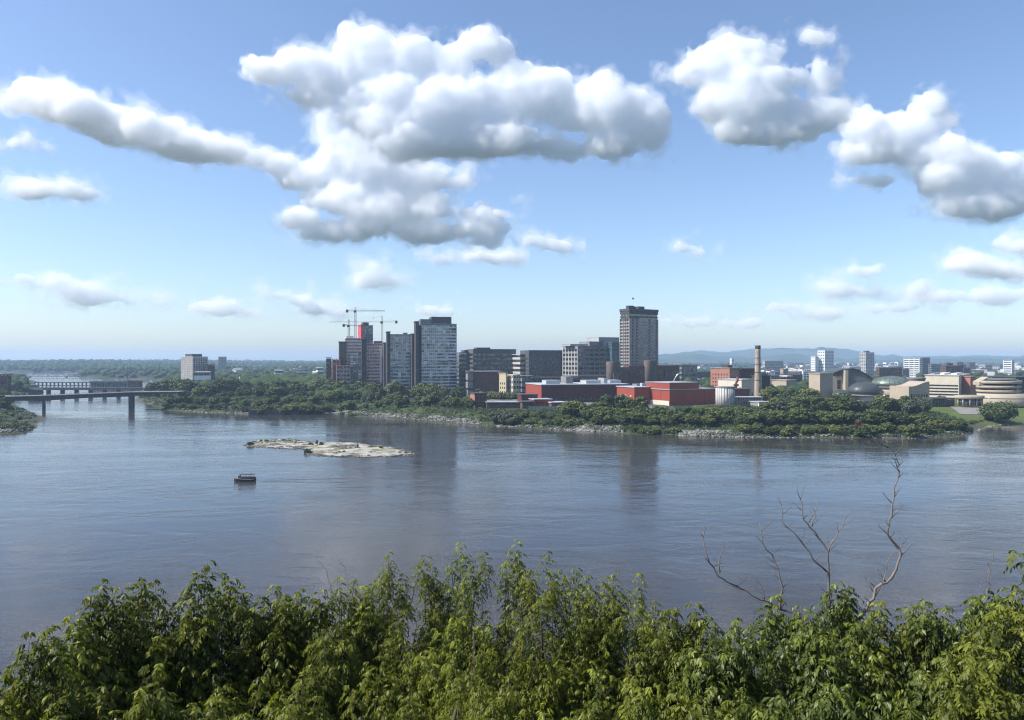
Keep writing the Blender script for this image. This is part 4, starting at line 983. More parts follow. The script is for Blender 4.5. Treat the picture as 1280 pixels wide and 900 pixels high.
for (u0,u1,Y0,Y1,n1_,n2_,lab,grp) in ((609,650,655,690,13,4,'parked car in the lot above the brown workshop','cars in the brick works car park'),(1166,1187,690,712,6,2,'parked car on the forecourt left of the plaza','cars on the museum forecourt'),(560,588,720,760,9,3,'parked car in the lot left of the brick gable house','cars in the left car park')):
    for j in range(n2_):
        Y = Y0+(Y1-Y0)*j/max(1,n2_-1)
        for i in range(n1_):
            if rnd.random() < .12: continue
            k = rnd.choice((0,0,1,2,2,3,4)); u = u0+(u1-u0)*(i+.5)/n1_
            o = cars[k] if not cu[k] else copy_tree(cars[k]); cu[k] = 1
            x = ax(u,Y); o.location = (x, Y, float(ground_z(np.array([x]),np.array([Y]))[0])+.12); o.rotation_euler = (0,0,R(rnd.gauss(84,3)))
            tag(o, cn[k]+' '+lab, 'car', cn[k]+' '+grp)
for u0,u1,Y0,Y1 in ((607,652,648,697),(1164,1189,684,718),(558,590,712,766)):
    o = mesh_np('car_park', [(ax(u0,Y0),Y0,0),(ax(u1,Y0),Y0,0),(ax(u1,Y1),Y1,0),(ax(u0,Y1),Y1,0)], [(0,1,2,3)], M('lot_asphalt', (.20,.20,.195), var=.2)); 
    for v in o.data.vertices: v.co.z = float(ground_z(np.array([v.co.x]), np.array([v.co.y]))[0])+.1
    tag(o, kind='structure')

# ------------------------------------------------------------------ bridges and the west
Y = 728
t = empty('road_bridge', (ax(10,Y), Y, 0), 0, 'long dark steel girder road bridge on two piers at the left', 'bridge')
s = Y/F
top = [(-30,494.0),(10,494.5),(52,493.4),(110,491.2),(162,489.0),(205,488.6),(225,488.5)]
bot = [(-30,499.5),(10,500.6),(52,501.2),(110,497.4),(162,495.6),(205,491.9),(225,491.2)]
us = np.arange(-30, 226, 5.0)
tz = np.interp(us,[p[0] for p in top],[p[1] for p in top]); bz = np.interp(us,[p[0] for p in bot],[p[1] for p in bot])
V = []; fs = []
for u, a, b_ in zip(us, tz, bz):
    x = (u-10)*s
    V += [(x,0,az(a+1.6,Y)),(x,16,az(a+1.6,Y)),(x,1,az(b_,Y)),(x,15,az(b_,Y))]
for i in range(len(us)-1):
    q, r_ = 4*i, 4*i+4
    fs += [(q,r_,r_+1,q+1),(q+2,q+3,r_+3,r_+2),(q,q+2,r_+2,r_),(q+1,r_+1,r_+3,q+3)]
fs += [(0,1,3,2),(q+4,q+6,q+7,q+5)]
MB().add(V, fs).build('girder', MT['bridge_steel'], t)
dk = MB(); V = []; fs = []
for u, a in zip(us, tz):
    x = (u-10)*s; V += [(x,-1.2,az(a+1.6,Y)+.02),(x,17.2,az(a+1.6,Y)+.02),(x,-1.2,az(a+1.6,Y)+.55),(x,17.2,az(a+1.6,Y)+.55)]
for i in range(len(us)-1):
    q, r_ = 4*i, 4*i+4; fs += [(q,q+1,r_+1,r_),(q+2,r_+2,r_+3,q+3),(q,r_,r_+2,q+2),(q+1,q+3,r_+3,r_+1)]
dk.add(V, fs); dk.build('deck', MT['grey_concrete'], t)
rl = MB()
for yy in (-1.0, 17.0):
    for dz in (.65+.5, .65+1.0): rl.tube([((u-10)*s, yy, az(a+1.6,Y)+dz) for u, a in zip(us, tz)], .06, 4)
    for u, a in zip(us[::1], tz): rl.box((u-10)*s-.06,(u-10)*s+.06,yy-.05,yy+.05,az(a+1.6,Y)+.56,az(a+1.6,Y)+1.7)
rl.build('railing', MT['bridge_steel'], t)
for u, hw, vt in ((52.5,1.2,501),(162,2.2,495.5)):
    MB().box((u-10)*s-hw, (u-10)*s+hw, 2.0, 2.0+hw*1.6, -3.5, az(vt,Y)+.6).build('pier', MT['dark_concrete'], t)
lamps = [(20,0),(60,0),(100,0),(140,0),(180,0)]
for i, (u, _) in enumerate(lamps):
    a = np.interp(u, us, tz)
    o = MB().tube([((u-10)*s,-.6,az(a+1.6,Y)+.5),((u-10)*s,-.6,az(a+1.6,Y)+8.5),((u-10)*s,.6,az(a+1.6,Y)+9.3),((u-10)*s,2,az(a+1.6,Y)+9.4)], .09, 5).build('street_lamp', MT['grey_concrete'])
    o.location = t.location; tag(o, 'thin street lamp standing on the dark girder bridge', 'street lamp', 'lamps on the girder bridge')
# second bridge farther up
Y = 1010; s = Y/F
t = empty('road_bridge', (ax(36,Y), Y, 0), 0, 'low flat road bridge on many piers behind the girder bridge', 'bridge')
MB().box(0, 150*s, 0, 11, az(487.6,Y), az(485.2,Y)).build('deck', MT['bridge_steel'], t)
MB().box(0, 150*s, -.2, -.05, az(485.1,Y), az(484.2,Y)).build('parapet', MT['grey_concrete'], t)
for k in range(9): MB().box((4+k*17.6)*s-.55, (4+k*17.6)*s+.55, 1, 10, -3, az(487.6,Y)-.01).build('pier', MT['dark_concrete'], t)
# weir with gate posts
Y = 1420; s = Y/F
t = empty('weir', (ax(42,Y), Y, 0), 0, 'long dark weir with a row of gate posts across the upper river', 'weir')
MB().box(0, 118*s, 0, 5, az(478.6,Y), az(477.5,Y)).build('gate_beam', MT['dark_concrete'], t)
for k in range(24): MB().box(k*5*s-.5, k*5*s+.5, .5, 4.5, -3, az(478.6,Y)-.01).build('gate_post', MT['grey_concrete'], t)
MB().box(0, 118*s, 6, 7, -3, .8).build('sill', MT['dark_concrete'], t)
# power house
BASE, keep = 1.0, BASE
t = block('power_house', 'old pale power house with a row of tall windows on the river', 110, 112, 160, 477.2, 1260, 'grey_concrete', 4, floors=0, depth=16, roof='roof_dark')
for k in range(13):
    x = t['w']*(.04+.92*(k+.5)/13); MB().box(x-1.6, x+1.6, -.08, -.01, 3, t['h']-1.4).build('window', GL, t)
block('power_house', 'darker end house joined to the right of the old power house', 158.5, 160, 173, 475.8, 1255, 'brick_brown', 4, floors=3, bays=5, depth=16)
t = block('gatehouse', 'dark stone gatehouse on the left bank end of the low bridge', 34, 36, 49, 486.8, 960, 'dark_concrete', 10, floors=2, bays=4, depth=12, roof='roof_dark')
block('low_building', 'dark building at the left frame edge above the wooded bank', -14, -12, 9.5, 468.5, 860, 'brick_brown', 6, floors=4, bays=5, depth=7)
block('low_building', 'small grey roofed building amid rocks on the left bank', 12, 14, 30, 478.5, 1150, 'grey_concrete', 10, floors=2, depth=12, roof='roof_grey')
block('low_building', 'pale shed on the left bank behind the gatehouse', 30, 32, 42, 481, 1180, 'pale_concrete', 10, floors=1, depth=10, roof='roof_grey')
BASE = keep
# slim stack beyond the power house
o = MB().lathe([(1.5,0),(1.1,34)], 14).build('smokestack', MT['dark_concrete']); o.location = (ax(159,1900),1900,2); tag(o, 'slim dark smokestack beyond the power house', 'smokestack')
# truss bridge
Y = 2080; s = Y/F
t = empty('truss_bridge', (ax(-10,Y), Y, 0), 0, 'hazy steel truss railway bridge across the far river', 'bridge')
def tz_(v): return az(v, Y)
for (u0,u1,vt) in ((-40,-6,467.4),(-5,36,467.6),(37,81.5,466.0),(82.5,114,468.0)):
    n_ = 8; xb = [((u0+(u1-u0)*k/n_)+10)*s for k in range(n_+1)]
    zb, zt = tz_(471.0), tz_(vt); mb = MB()
    for yy in (0, 6):
        mb.box(xb[0], xb[-1], yy-.3, yy+.3, zb, zb+1.2)
        top_ = [(x, yy, zt) for x in xb[1:-1]]
        mb.tube([(xb[0],yy,zb+.6)]+top_+[(xb[-1],yy,zb+.6)], .55, 4, False)
        for k in range(1, n_):
            mb.tube([(xb[k],yy,zb+.6),(xb[k],yy,zt)], .3, 4, False)
            if k < n_-1: mb.tube([(xb[k],yy,zt if k % 2 else zb),(xb[k+1],yy,zb if k % 2 else zt)], .3, 4, False)
    mb.build('truss_span', MT['bridge_steel'], t)
for u in (-40,-5.5,36.5,82,114): MB().box((u+10)*s-1.4,(u+10)*s+1.4,-1,7,-3.5,tz_(471.0)-.02).build('pier', MT['grey_concrete'], t)

# stone retaining wall on the point
Y = 668; s = Y/F
mb = MB(); pts = [gpt(312,518.6), gpt(345,517.8), gpt(375,517.4), gpt(402,516.4)]
for (xa, ya), (xb_, yb) in zip(pts[:-1], pts[1:]):
    mb.add([(xa,ya-3,-2),(xb_,yb-3,-2),(xb_,yb+2,-2),(xa,ya+2,-2),(xa,ya-2.4,5.0),(xb_,yb-2.4,4.6),(xb_,yb+2,4.6),(xa,ya+2,5.0)], [(0,3,2,1),(4,5,6,7),(0,1,5,4),(1,2,6,5),(2,3,7,6),(3,0,4,7)])
o = mb.build('retaining_wall', MT['wall_stone']); tag(o, 'dark stone retaining wall at the water below the wooded point', 'wall')

# ------------------------------------------------------------------ boat
t = empty('tour_boat', (ax(306,302), 302, 0), R(2), 'small dark covered tour boat crossing the river', 'boat')
L = 8.6
hull = []; 
secs = [(-L/2,.25,1.45),(-L*.38,.8,1.3),(-L*.2,1.2,1.12),(0,1.35,1.0),(L*.3,1.35,.98),(L/2,1.25,1.0)]
V = []; fs = []
for x, hw, zt in secs: V += [(x,-hw*.7,-.3),(x,-hw,.45),(x,-hw,zt),(x,hw,zt),(x,hw,.45),(x,hw*.7,-.3)]
for i in range(len(secs)-1):
    for k in range(6):
        fs.append((i*6+k,(i+1)*6+k,(i+1)*6+(k+1)%6,i*6+(k+1)%6))
fs += [tuple(range(6)), tuple(range((len(secs)-1)*6,len(secs)*6))[::-1]]
MB().add(V, fs).build('hull', M('boat_dark', (.03,.03,.035), rough=.4), t)
st = MB()
for sg in (-1,1): st.tube([(x,sg*(hw+.03),zt-.05) for x,hw,zt in secs], .07, 5)
st.build('rub_rail', MT['pale_concrete'], t)
MB().box(-1.6,3.7,-1.15,1.15,1.0,1.75).build('cabin_side', MT['boat_dark'], t)
MB().box(-1.9,3.9,-1.2,1.2,2.75,2.9).build('canopy', M('boat_canopy', (.06,.06,.065)), t)
for x in (-1.8,.1,2.0,3.8):
    for y in (-1.12,1.12): MB().tube([(x,y,.95),(x,y,2.75)], .05, 5).build('post', MT['grey_concrete'], t)
MB().box(-2.3,-1.95,-1.1,1.1,1.0,2.4).build('windscreen', GL, t)
for k in range(4): MB().box(-1.2+k*1.25,-.7+k*1.25,-1.0,1.0,1.0,1.75).build('bench', M('boat_bench', (.12,.05,.04)), t)
MB().box(4.0,4.5,-.35,.35,.3,1.5).build('outboard', MT['roof_dark'], t)
rr_ = MB()
for sg in (-1,1): rr_.tube([(-1.8,sg*1.15,1.5),(3.8,sg*1.15,1.5)], .04, 4)
rr_.tube([(2.4,0,2.9),(2.4,0,4.0)], .03, 4); rr_.build('rail', MT['grey_concrete'], t)
# ------------------------------------------------------------------ trees
FOL = foliage('tree_leaves', ((.020,.040,.010),(.080,.108,.026),(.120,.135,.030)), trans=.15)
FOLY = foliage('yellow_leaves', ((.055,.085,.016),(.11,.14,.03),(.09,.12,.03)), trans=.15)
FOLG = foliage('grey_leaves', ((.045,.060,.034),(.095,.11,.065),(.08,.095,.05)), trans=.15)
FOLR = foliage('rusty_leaves', ((.10,.05,.02),(.16,.08,.035),(.12,.06,.03)), trans=.15)
BARK = plain('bark', (.09,.07,.055), rough=.95, var=.3, scale=.6)

def leaf_quads(pos, nrm, size, rng, asp=1.0):
    n = len(pos)
    nrm = nrm + rng.normal(0, .45, (n,3)); nrm /= np.linalg.norm(nrm, axis=1, keepdims=True)+1e-9
    r_ = rng.normal(0, 1, (n,3)); a = np.cross(nrm, r_); a /= np.linalg.norm(a, axis=1, keepdims=True)+1e-9
    b_ = np.cross(nrm, a); s = size[:,None]
    P = np.stack([pos-a*s*.5-b_*s*.28*asp, pos+a*s*.15-b_*s*.5*asp, pos+a*s*.5+b_*s*.2*asp, pos-a*s*.2+b_*s*.5*asp], 1)
    return P.reshape(-1,3), np.arange(n*4).reshape(n,4)

def crown_data(seed, R_=5.0, H=10.0, low=.06, nclump=36, per=60, size=(.45,.95), lean=0.0, top=1.0):
    rng = np.random.default_rng(seed)
    d = rng.normal(0,1,(nclump,3)); d /= np.linalg.norm(d,axis=1,keepdims=True)
    cz = H*(low+1)/2; rz = H*(1-low)/2
    rad = rng.uniform(.35,.86,nclump)**.7
    ctr = d*rad[:,None]*np.array([R_*.82,R_*.82,rz*.82]); 
    hgt = ctr[:,2]/rz
    ctr[:,:2] *= (1-.35*np.clip(hgt,0,1)*top)[:,None]; ctr[:,2] += cz
    ctr[:,0] += lean*hgt
    cr_ = rng.uniform(.26,.44,nclump)*R_
    P=[];N=[];S=[]
    for c, q in zip(ctr, cr_):
        n_ = int(per*(q/(R_*.3))**2)
        dd = rng.normal(0,1,(n_,3)); dd[:,2] = dd[:,2]*.8+.25; dd /= np.linalg.norm(dd,axis=1,keepdims=True)
        P.append(c+dd*q*rng.uniform(.55,1.05,(n_,1))*np.array([1,1,.8])); N.append(dd); S.append(rng.uniform(*size,n_))
    P=np.concatenate(P);N=np.concatenate(N);S=np.concatenate(S)
    return leaf_quads(P,N,S,rng)

def tree_proto(seed, name, fol, **k):
    t = empty(name, (0,0,0), 0)
    V,Q = crown_data(seed, **k); mesh_np('crown', V, Q, fol, t)
    rng = random.Random(seed); H = k.get('H',10.0); mb = MB()
    mb.tube([(0,0,-1.5),(rng.uniform(-.2,.2),rng.uniform(-.2,.2),H*.25),(rng.uniform(-.4,.4),rng.uniform(-.4,.4),H*.75)], [.36,.27,.08], 7)
    for i in range(5):
        a = rng.uniform(0,6.28); z = H*rng.uniform(.2,.45)
        mb.tube([(0,0,z),(math.cos(a)*1.4,math.sin(a)*1.4,z+1.5),(math.cos(a)*3,math.sin(a)*3,z+3)], [.15,.1,.04], 5)
    mb.build('trunk', BARK, t)
    return t
PR = {
 'a': tree_proto(1,'broadleaf_tree',FOL), 'b': tree_proto(2,'broadleaf_tree',FOL,R_=4.4,H=11,nclump=32), 'c': tree_proto(3,'broadleaf_tree',FOL,R_=5.6,H=9,nclump=40),
 'd': tree_proto(4,'broadleaf_tree',FOL,R_=3.6,H=12,nclump=32,top=1.4), 'g': tree_proto(5,'grey_leaved_tree',FOLG,R_=4.6,H=10), 'y': tree_proto(6,'yellow_green_tree',FOLY,R_=4.8,H=9.5),
 's': tree_proto(7,'shrub',FOL,R_=3.2,H=4.4,low=-.1,nclump=20,per=55,size=(.4,.8)), 't': tree_proto(8,'shrub',FOLY,R_=3.2,H=4.0,low=-.1,nclump=20,per=55,size=(.4,.8)), 'r': tree_proto(9,'rusty_tree',FOLR,R_=3.4,H=8,nclump=22),
 'o': tree_proto(10,'spreading_tree',FOL,R_=9.0,H=10,low=.2,nclump=60,per=80,size=(.5,1.0),top=.6),
}
PH = {'a':10,'b':11,'c':9,'d':12,'g':10,'y':9.5,'s':4.4,'t':4.0,'r':8,'o':10}
puse = {}
def plant(k, x, y, h, label, group=None, rz=None, sx=1.0, rr=random.Random(77)):
    if k not in puse: o = PR[k]; puse[k] = 1
    else: o = copy_tree(PR[k])
    z = float(ground_z(np.array([x]), np.array([y]))[0])
    o.location = (x, y, z-.3); o.rotation_euler = (0,0,rr.uniform(0,6.28) if rz is None else rz)
    q = h/PH[k]; o.scale = (q*sx, q*sx, q)
    tag(o, label, 'shrub' if k in 'st' else 'tree', group)
    return o
rt = random.Random(42)
def row(u0, u1, Y0, Y1, n, h0, h1, kinds, label, group, sx=(1.05,1.6)):
    h0, h1 = h0*.72, h1*1.2
    for i in range(n):
        u = u0+(u1-u0)*(i+rt.uniform(.1,.9))/n; f = (u-u0)/(u1-u0); Y = Y0+(Y1-Y0)*f+rt.uniform(-9,9)
        plant(rt.choice(kinds), ax(u,Y), Y, rt.uniform(h0,h1), label, group, sx=rt.uniform(*sx))
def prow(pts, n, dv, h0, h1, kinds, label, group, sx=(1.15,1.6)):
    """trees a few metres behind the waterline given in picture points"""
    us = [p[0] for p in pts]; vs = [p[1] for p in pts]
    for i in range(n):
        u = us[0]+(us[-1]-us[0])*(i+rt.uniform(.1,.9))/n; v = np.interp(u, us, vs)
        Y = CAMZ*F/(v-V0)+dv+rt.uniform(-4,4)
        plant(rt.choice(kinds), ax(u,Y), Y, rt.uniform(h0,h1), label, group, sx=rt.uniform(*sx))
# wooded point, left
row(322, 404, 676, 684, 12, 6, 9, 'acb', 'bush overhanging the dark stone retaining wall', 'bushes over the retaining wall')
W1 = [(205,511.5),(235,514.6),(275,515.6),(314,518),(345,517.6),(400,516)]
prow(W1, 16, 9, 4.5, 7, 'acsg', 'low green tree in the front row at the water of the wooded point', 'front trees of the wooded point')
prow(W1, 16, 30, 8, 11, 'abcy', 'green tree in the middle of the wooded point', 'middle trees of the wooded point')
row(206, 405, 835, 800, 18, 11, 14, 'abcd', 'tall green tree on the upper part of the wooded point', 'upper trees of the wooded point')
row(190, 420, 930, 900, 20, 14, 18, 'abcd', 'tallest dark tree at the back of the wooded point', 'back trees of the wooded point')
row(172, 206, 960, 880, 5, 7, 10, 'ac', 'small tree at the bridge end of the wooded point', 'trees at the bridge end')
# below the glass towers
prow([(405,516),(430,514),(450,516),(480,517),(520,521),(560,524),(590,527)], 17, 38, 8, 14, 'abgcd', 'dense tree on the bank below the glass towers', 'bank trees below the glass towers', (.9,1.2))
row(405, 580, 840, 770, 15, 14, 18, 'abcd', 'big dark tree close before the glass towers', 'upper trees below the glass towers', (.9,1.2))
row(400, 590, 700, 650, 12, 7, 10, 'acy', 'rounder tree in the front row of the bank below the glass towers', 'front bank trees below the glass towers')
prow([(425,518),(445,520.5)], 3, 5, 2.5, 3.5, 't', 'yellow green bush on the rocky bank left of the glass towers', 'bushes on the rocky bank')
row(560, 600, 690, 668, 6, 6, 9, 'acs', 'small tree near the brick gable house', 'trees near the brick gable house')
row(597, 606, 760, 755, 3, 10, 13, 'bd', 'tall dark tree behind the brick gable house', 'trees behind the gable house', (.7,.9))
row(609, 652, 775, 765, 9, 4.5, 7.5, 'acs', 'small tree along the back of the car park', 'trees behind the car park')
# before the brick works
prow([(612,531.5),(645,534)], 4, 8, 9, 12.5, 'g', 'tall grey green willowy tree at the water before the brick works', 'willowy trees before the brick works')
prow([(640,534),(712,538)], 13, 9, 3.4, 5.2, 'sst', 'low green bush on the bank before the brick works', 'bushes before the brick works')
prow([(655,534),(712,538)], 8, 24, 4, 6, 'sc', 'small bush along the wall of the brick works', 'bushes along the brick works wall')
# before the red hall and red factory
prow([(706,538),(762,541.5)], 6, 40, 10, 14, 'abc', 'large dark tree in front of the long red hall', 'trees before the long red hall')
prow([(722,539),(830,543)], 10, 26, 8, 12, 'abcd', 'green tree on the bank between the red hall and red factory', 'trees between hall and factory')
prow([(745,541),(812,543)], 4, 60, 15, 18, 'ab', 'tallest tree covering the left of the bright red box', 'tall trees at the bright red box', (.8,1.0))
prow([(735,540),(930,546.5)], 14, 22, 7, 9.5, 'acy', 'leafy tree in the front row below the hall and red factory', 'front trees below the factory')
prow([(820,543),(925,546.5)], 12, 38, 8.5, 11.5, 'abcy', 'round green tree on the bank below the red factory and silo', 'trees below the red factory')
prow([(790,543),(850,544.5)], 8, 7, 3, 4.6, 'ts', 'yellowish bush at the water below the bright red factory', 'waterside bushes below the factory')
prow([(690,537),(735,539.5)], 3, 14, 4.5, 6, 's', 'dark bush beside the grey rock bank before the red hall', 'bushes at the rock bank')
# museum woods
W5 = [(925,546.5),(1000,547),(1060,547.5),(1120,548.3),(1160,547.5)]
prow(W5, 18, 8, 5, 8, 'acys', 'low tree in the front row of the museum riverbank', 'front trees of the museum bank')
prow(W5, 18, 28, 9, 12, 'abcy', 'green tree in the second row of the museum riverbank', 'second row trees of the museum bank')
row(950, 1160, 575, 565, 18, 11, 14, 'abcg', 'tree in the middle of the wood below the museum', 'middle trees of the museum wood')
row(965, 1065, 625, 620, 10, 9, 12, 'abcd', 'dark tree in the upper wood before the museum pillar block', 'upper trees of the museum wood')
row(960, 1022, 670, 680, 8, 13, 16, 'abcd', 'tall dark tree between the chimney and the museum pillar block', 'tall trees left of the museum')
row(1096, 1160, 615, 600, 8, 9, 12, 'abcd', 'tall dark tree before the green museum dome', 'tall trees before the green dome')
plant('r', *gpt(1074,534,6), 9, 'rust brown tree standing out in the wood below the museum')
plant('y', *gpt(1141,538,5), 10, 'bright yellow green tree at the right end of the museum wood')
plant('o', *gpt(1250,523.5,4.5), 15, 'dark broad tree alone on the lawn before the terraces', sx=1.22)
prow([(1160,547),(1206,543)], 6, 14, 6, 9, 'ab', 'dark tree on the low grassy tip of the bank', 'trees on the grassy tip')
prow([(1168,546.5),(1216,538)], 9, 6, 2.2, 3.6, 'st', 'green bush on the grassy tip at the water', 'bushes on the grassy tip')
prow([(1175,545),(1240,533)], 12, 30, 2.0, 3.6, 'ss', 'low bush on the lawn below the terraces', 'bushes on the lawn')
row(1168, 1192, 690, 690, 4, 7, 9, 'ab', 'small tree on the forecourt of the long beige slab', 'forecourt trees')
row(1202, 1226, 705, 700, 4, 8, 11, 'ab', 'tree between the long beige slab and the terraces', 'trees left of the terraces')
# left bank
for u, v, h, k in ((0,498,17,'a'),(8,499,12,'c'),(12,503,10,'b'),(4,512,13,'a'),(-14,505,15,'a'),(-3,508,14,'c'),(5,505,12,'b'),(14,512,6,'a'),(-12,525,9,'g')):
    plant(k, *gpt(u, v, 5), h, 'dark tree on the near left bank at the frame edge', 'trees of the near left bank')
for u, h in ((-6,17),(1,16),(7,15),(12,12)): plant('b', ax(u,838), 838, h, 'dark tree before the building at the left frame edge', 'trees before the left edge building')
for u, v in ((6,521),(15,522),(24,524),(33,527),(38,531),(30,533),(20,533),(10,534),(2,535)):
    plant(rt.choice('tts'), *gpt(u, v, 3), rt.uniform(2.2,3.6), 'yellow green bush on the near left bank', 'bushes of the near left bank')
for u, v, h in ((4,494,9),(12,492,8),(20,491,8),(28,490,7),(38,489,6),(44,488,6),(8,486,9),(24,484,8),(36,482,7),(46,481,6)):
    Y = 44*F/(v-V0); plant('a' if h > 7 else 'c', ax(u,Y), Y, h, 'small hazy tree on the far left bank by the gatehouse', 'trees by the gatehouse')

# far woods: a mass of crowns nobody could count
def ico(sub):
    import bmesh
    bm = bmesh.new(); bmesh.ops.create_icosphere(bm, subdivisions=sub, radius=1)
    v = np.array([q.co[:] for q in bm.verts]); f = np.array([[x.index for x in q.verts] for q in bm.faces]); bm.free(); return v, f
IV, IF = ico(2); IV3, IF3 = ico(3)
WOOD = foliage('far_wood', ((.020,.038,.013),(.048,.072,.024),(.05,.08,.02)), trans=0, scale=.05, rough=.9, spec=.1, rnd=False)
rg = np.random.default_rng(9)
def wood(name, n, fu, fY, hr, keep=None):
    u = rg.uniform(*fu, n); v = rg.uniform(V0+41*F/fY[1]*1.0-V0, 41*F/fY[0], n); Y = 41*F/v; X = (u-U0)/F*Y
    z, d, dm, di, lw = ground_z(X, Y, True)
    ok = (d > 12) & (lw < .2)
    if keep is not None: ok &= keep(u, Y)
    X, Y, z = X[ok], Y[ok], z[ok]; n = len(X)
    h = rg.uniform(*hr, n)*(1+.3*(vnoise(X,Y,150,31)-.5)); r_ = h*rg.uniform(.55,.95,n)
    nv = len(IV)
    k = 1+rg.normal(0,.13,(n,nv,1))
    P = IV[None]*k; P = P*np.stack([r_,r_,h*.55],1)[:,None]+np.stack([X,Y,z+h*.48],1)[:,None]
    Fc = (IF[None]+(np.arange(n)*nv)[:,None,None]).reshape(-1,3)
    o = mesh_np(name, P.reshape(-1,3), Fc, WOOD); tag(o, kind='stuff'); return o
def gap(u, Y): # the town keeps roofs clear of trees
    town = (u > 840) & (Y < 3200)
    return ~town | (vnoise(u*1.0, Y*.12, 9, 40) > .60)
wood('far_shore_woods', 2600, (-60, 420), (2600, 7500), (10, 18))
wood('distant_woods', 5200, (-40, 1330), (1050, 7500), (7.5, 12), gap)
wood('town_trees', 1500, (400, 1300), (760, 1300), (8, 12), lambda u, Y: (vnoise(u, Y*.2, 8, 41) > .55) & ((u > 830) | (u < 470)))
wood('point_woods', 700, (190, 420), (960, 1500), (9, 14))

# tangled undergrowth that fills the banks under the trees
def under(n, fu, fv, lab='undergrowth', hr=(1.2,3.2)):
    u = rg.uniform(*fu, n); v = rg.uniform(*fv, n); Y = 43*F/(v-V0); X = (u-U0)/F*Y
    z, d, dm, di_, lw = ground_z(X, Y, True)
    ok = (d > .6+5*(vnoise(X, Y, 30, 62) > .62)) & (lw < .35) & (X < 372) & ~((u > 606) & (u < 712) & (Y > 612)) & ~((u > 712) & (Y > 640)) & (vnoise(X, Y, 11, 61) > .25)
    X, Y, z, u = X[ok], Y[ok], z[ok], u[ok]; n = len(X)
    rad = rg.uniform(*hr, n); k = 34
    dd = rg.normal(0,1,(n,k,3)); dd[...,2] = np.abs(dd[...,2]); dd /= np.linalg.norm(dd,axis=2,keepdims=True)
    P = np.stack([X,Y,z-.2],1)[:,None]+dd*rad[:,None,None]*rg.uniform(.7,1.05,(n,k,1))*np.array([1.3,1.3,.85])
    V, Q = leaf_quads(P.reshape(-1,3), dd.reshape(-1,3), rg.uniform(.5,1.0,n*k), rg)
    o = mesh_np(lab, V, Q, UNDER); tag(o, kind='stuff')
UNDER = foliage('scrub_leaves', ((.020,.040,.012),(.058,.085,.024),(.05,.08,.02)), trans=.12, scale=.06, rnd=False)
under(3200, (175, 420), (489, 518)); under(2200, (400, 600), (493, 530)); under(1500, (600, 720), (512, 538)); under(6000, (705, 1210), (505, 549)); under(420, (-30, 52), (500, 542))

# boulders along the banks and on the islet, too many to count
def stones(name, pts, size, m_, sq=.6):
    n = len(pts); v1, f1 = ico(1); nv = len(v1)
    s = rg.uniform(*size, n)*rg.uniform(.6,1.3,n)
    P = v1[None]*(1+rg.normal(0,.16,(n,nv,1)))
    P = P*np.stack([s*rg.uniform(.8,1.5,n), s*rg.uniform(.8,1.4,n), s*sq],1)[:,None]+pts[:,None]
    o = mesh_np(name, P.reshape(-1,3), (f1[None]+(np.arange(n)*nv)[:,None,None]).reshape(-1,3), m_); tag(o, kind='stuff'); return o
ROCK = foliage('boulder', ((.05,.048,.044),(.30,.285,.255),(.15,.15,.14)), trans=0, scale=.3, rough=.95, spec=.1, rnd=False)
def along(pts, n, w0, w1):
    us = np.array([p[0] for p in pts]); vs = np.array([p[1] for p in pts])
    u = rg.uniform(us[0], us[-1], n); v = np.interp(u, us, vs); Y = CAMZ*F/(v-V0)+rg.uniform(w0, w1, n); X = (u-U0)/F*Y
    return np.stack([X, Y, ground_z(X, Y)+.1], 1)
pp = np.concatenate([along([(400,516),(430,517.5),(450,520),(500,523),(560,527.5),(600,531.5)], 1500, 0, 18), along([(706,538),(740,539.5),(780,541.8)], 900, 0, 16), along([(848,544.5),(880,545.5),(930,547)], 700, -1, 11),
    along([(172,500.5),(190,506),(235,515),(314,518)], 140, 0, 6), along([(930,547),(1060,547.3),(1150,548),(1206,543)], 260, -1, 5), along([(600,531.5),(706,538)], 90, -1, 5), along([(1206,543),(1240,533),(1290,529.5)], 50, 0, 3), along([(0,541.6),(22,541),(38,537)], 120, 0, 4)])
stones('bank_boulders', pp, (.5,1.2), ROCK)
q = np.array(ISLET); px = rg.uniform(q[:,0].min(), q[:,0].max(), 6000); py = rg.uniform(q[:,1].min(), q[:,1].max(), 6000)
di = seg_dist(px, py, ISLET); sel = (di > -1.0) & ((di < 3.0*rg.random(6000)) | (vnoise(px, py, 9, 51) > .68))
px, py = px[sel][:1300], py[sel][:1300]
stones('islet_stones', np.stack([px, py, ground_z(px, py)+.05], 1), (.22,.65), ROCK)
tu = rg.integers(0, len(px), 260); tp = np.stack([px[tu], py[tu], ground_z(px[tu], py[tu])], 1); tk = tp[:,2] > .35; tp = tp[tk][:170]
kk = 26; dd = rg.normal(0,1,(len(tp),kk,3)); dd[...,2] = np.abs(dd[...,2]); dd /= np.linalg.norm(dd,axis=2,keepdims=True)
Vw, Qw = leaf_quads((tp[:,None]+dd*rg.uniform(.25,.8,(len(tp),1,1))*np.array([1.5,1.5,.7])).reshape(-1,3), dd.reshape(-1,3), rg.uniform(.15,.35,len(tp)*kk), rg)
o = mesh_np('islet_weeds', Vw, Qw, UNDER); tag(o, kind='stuff')
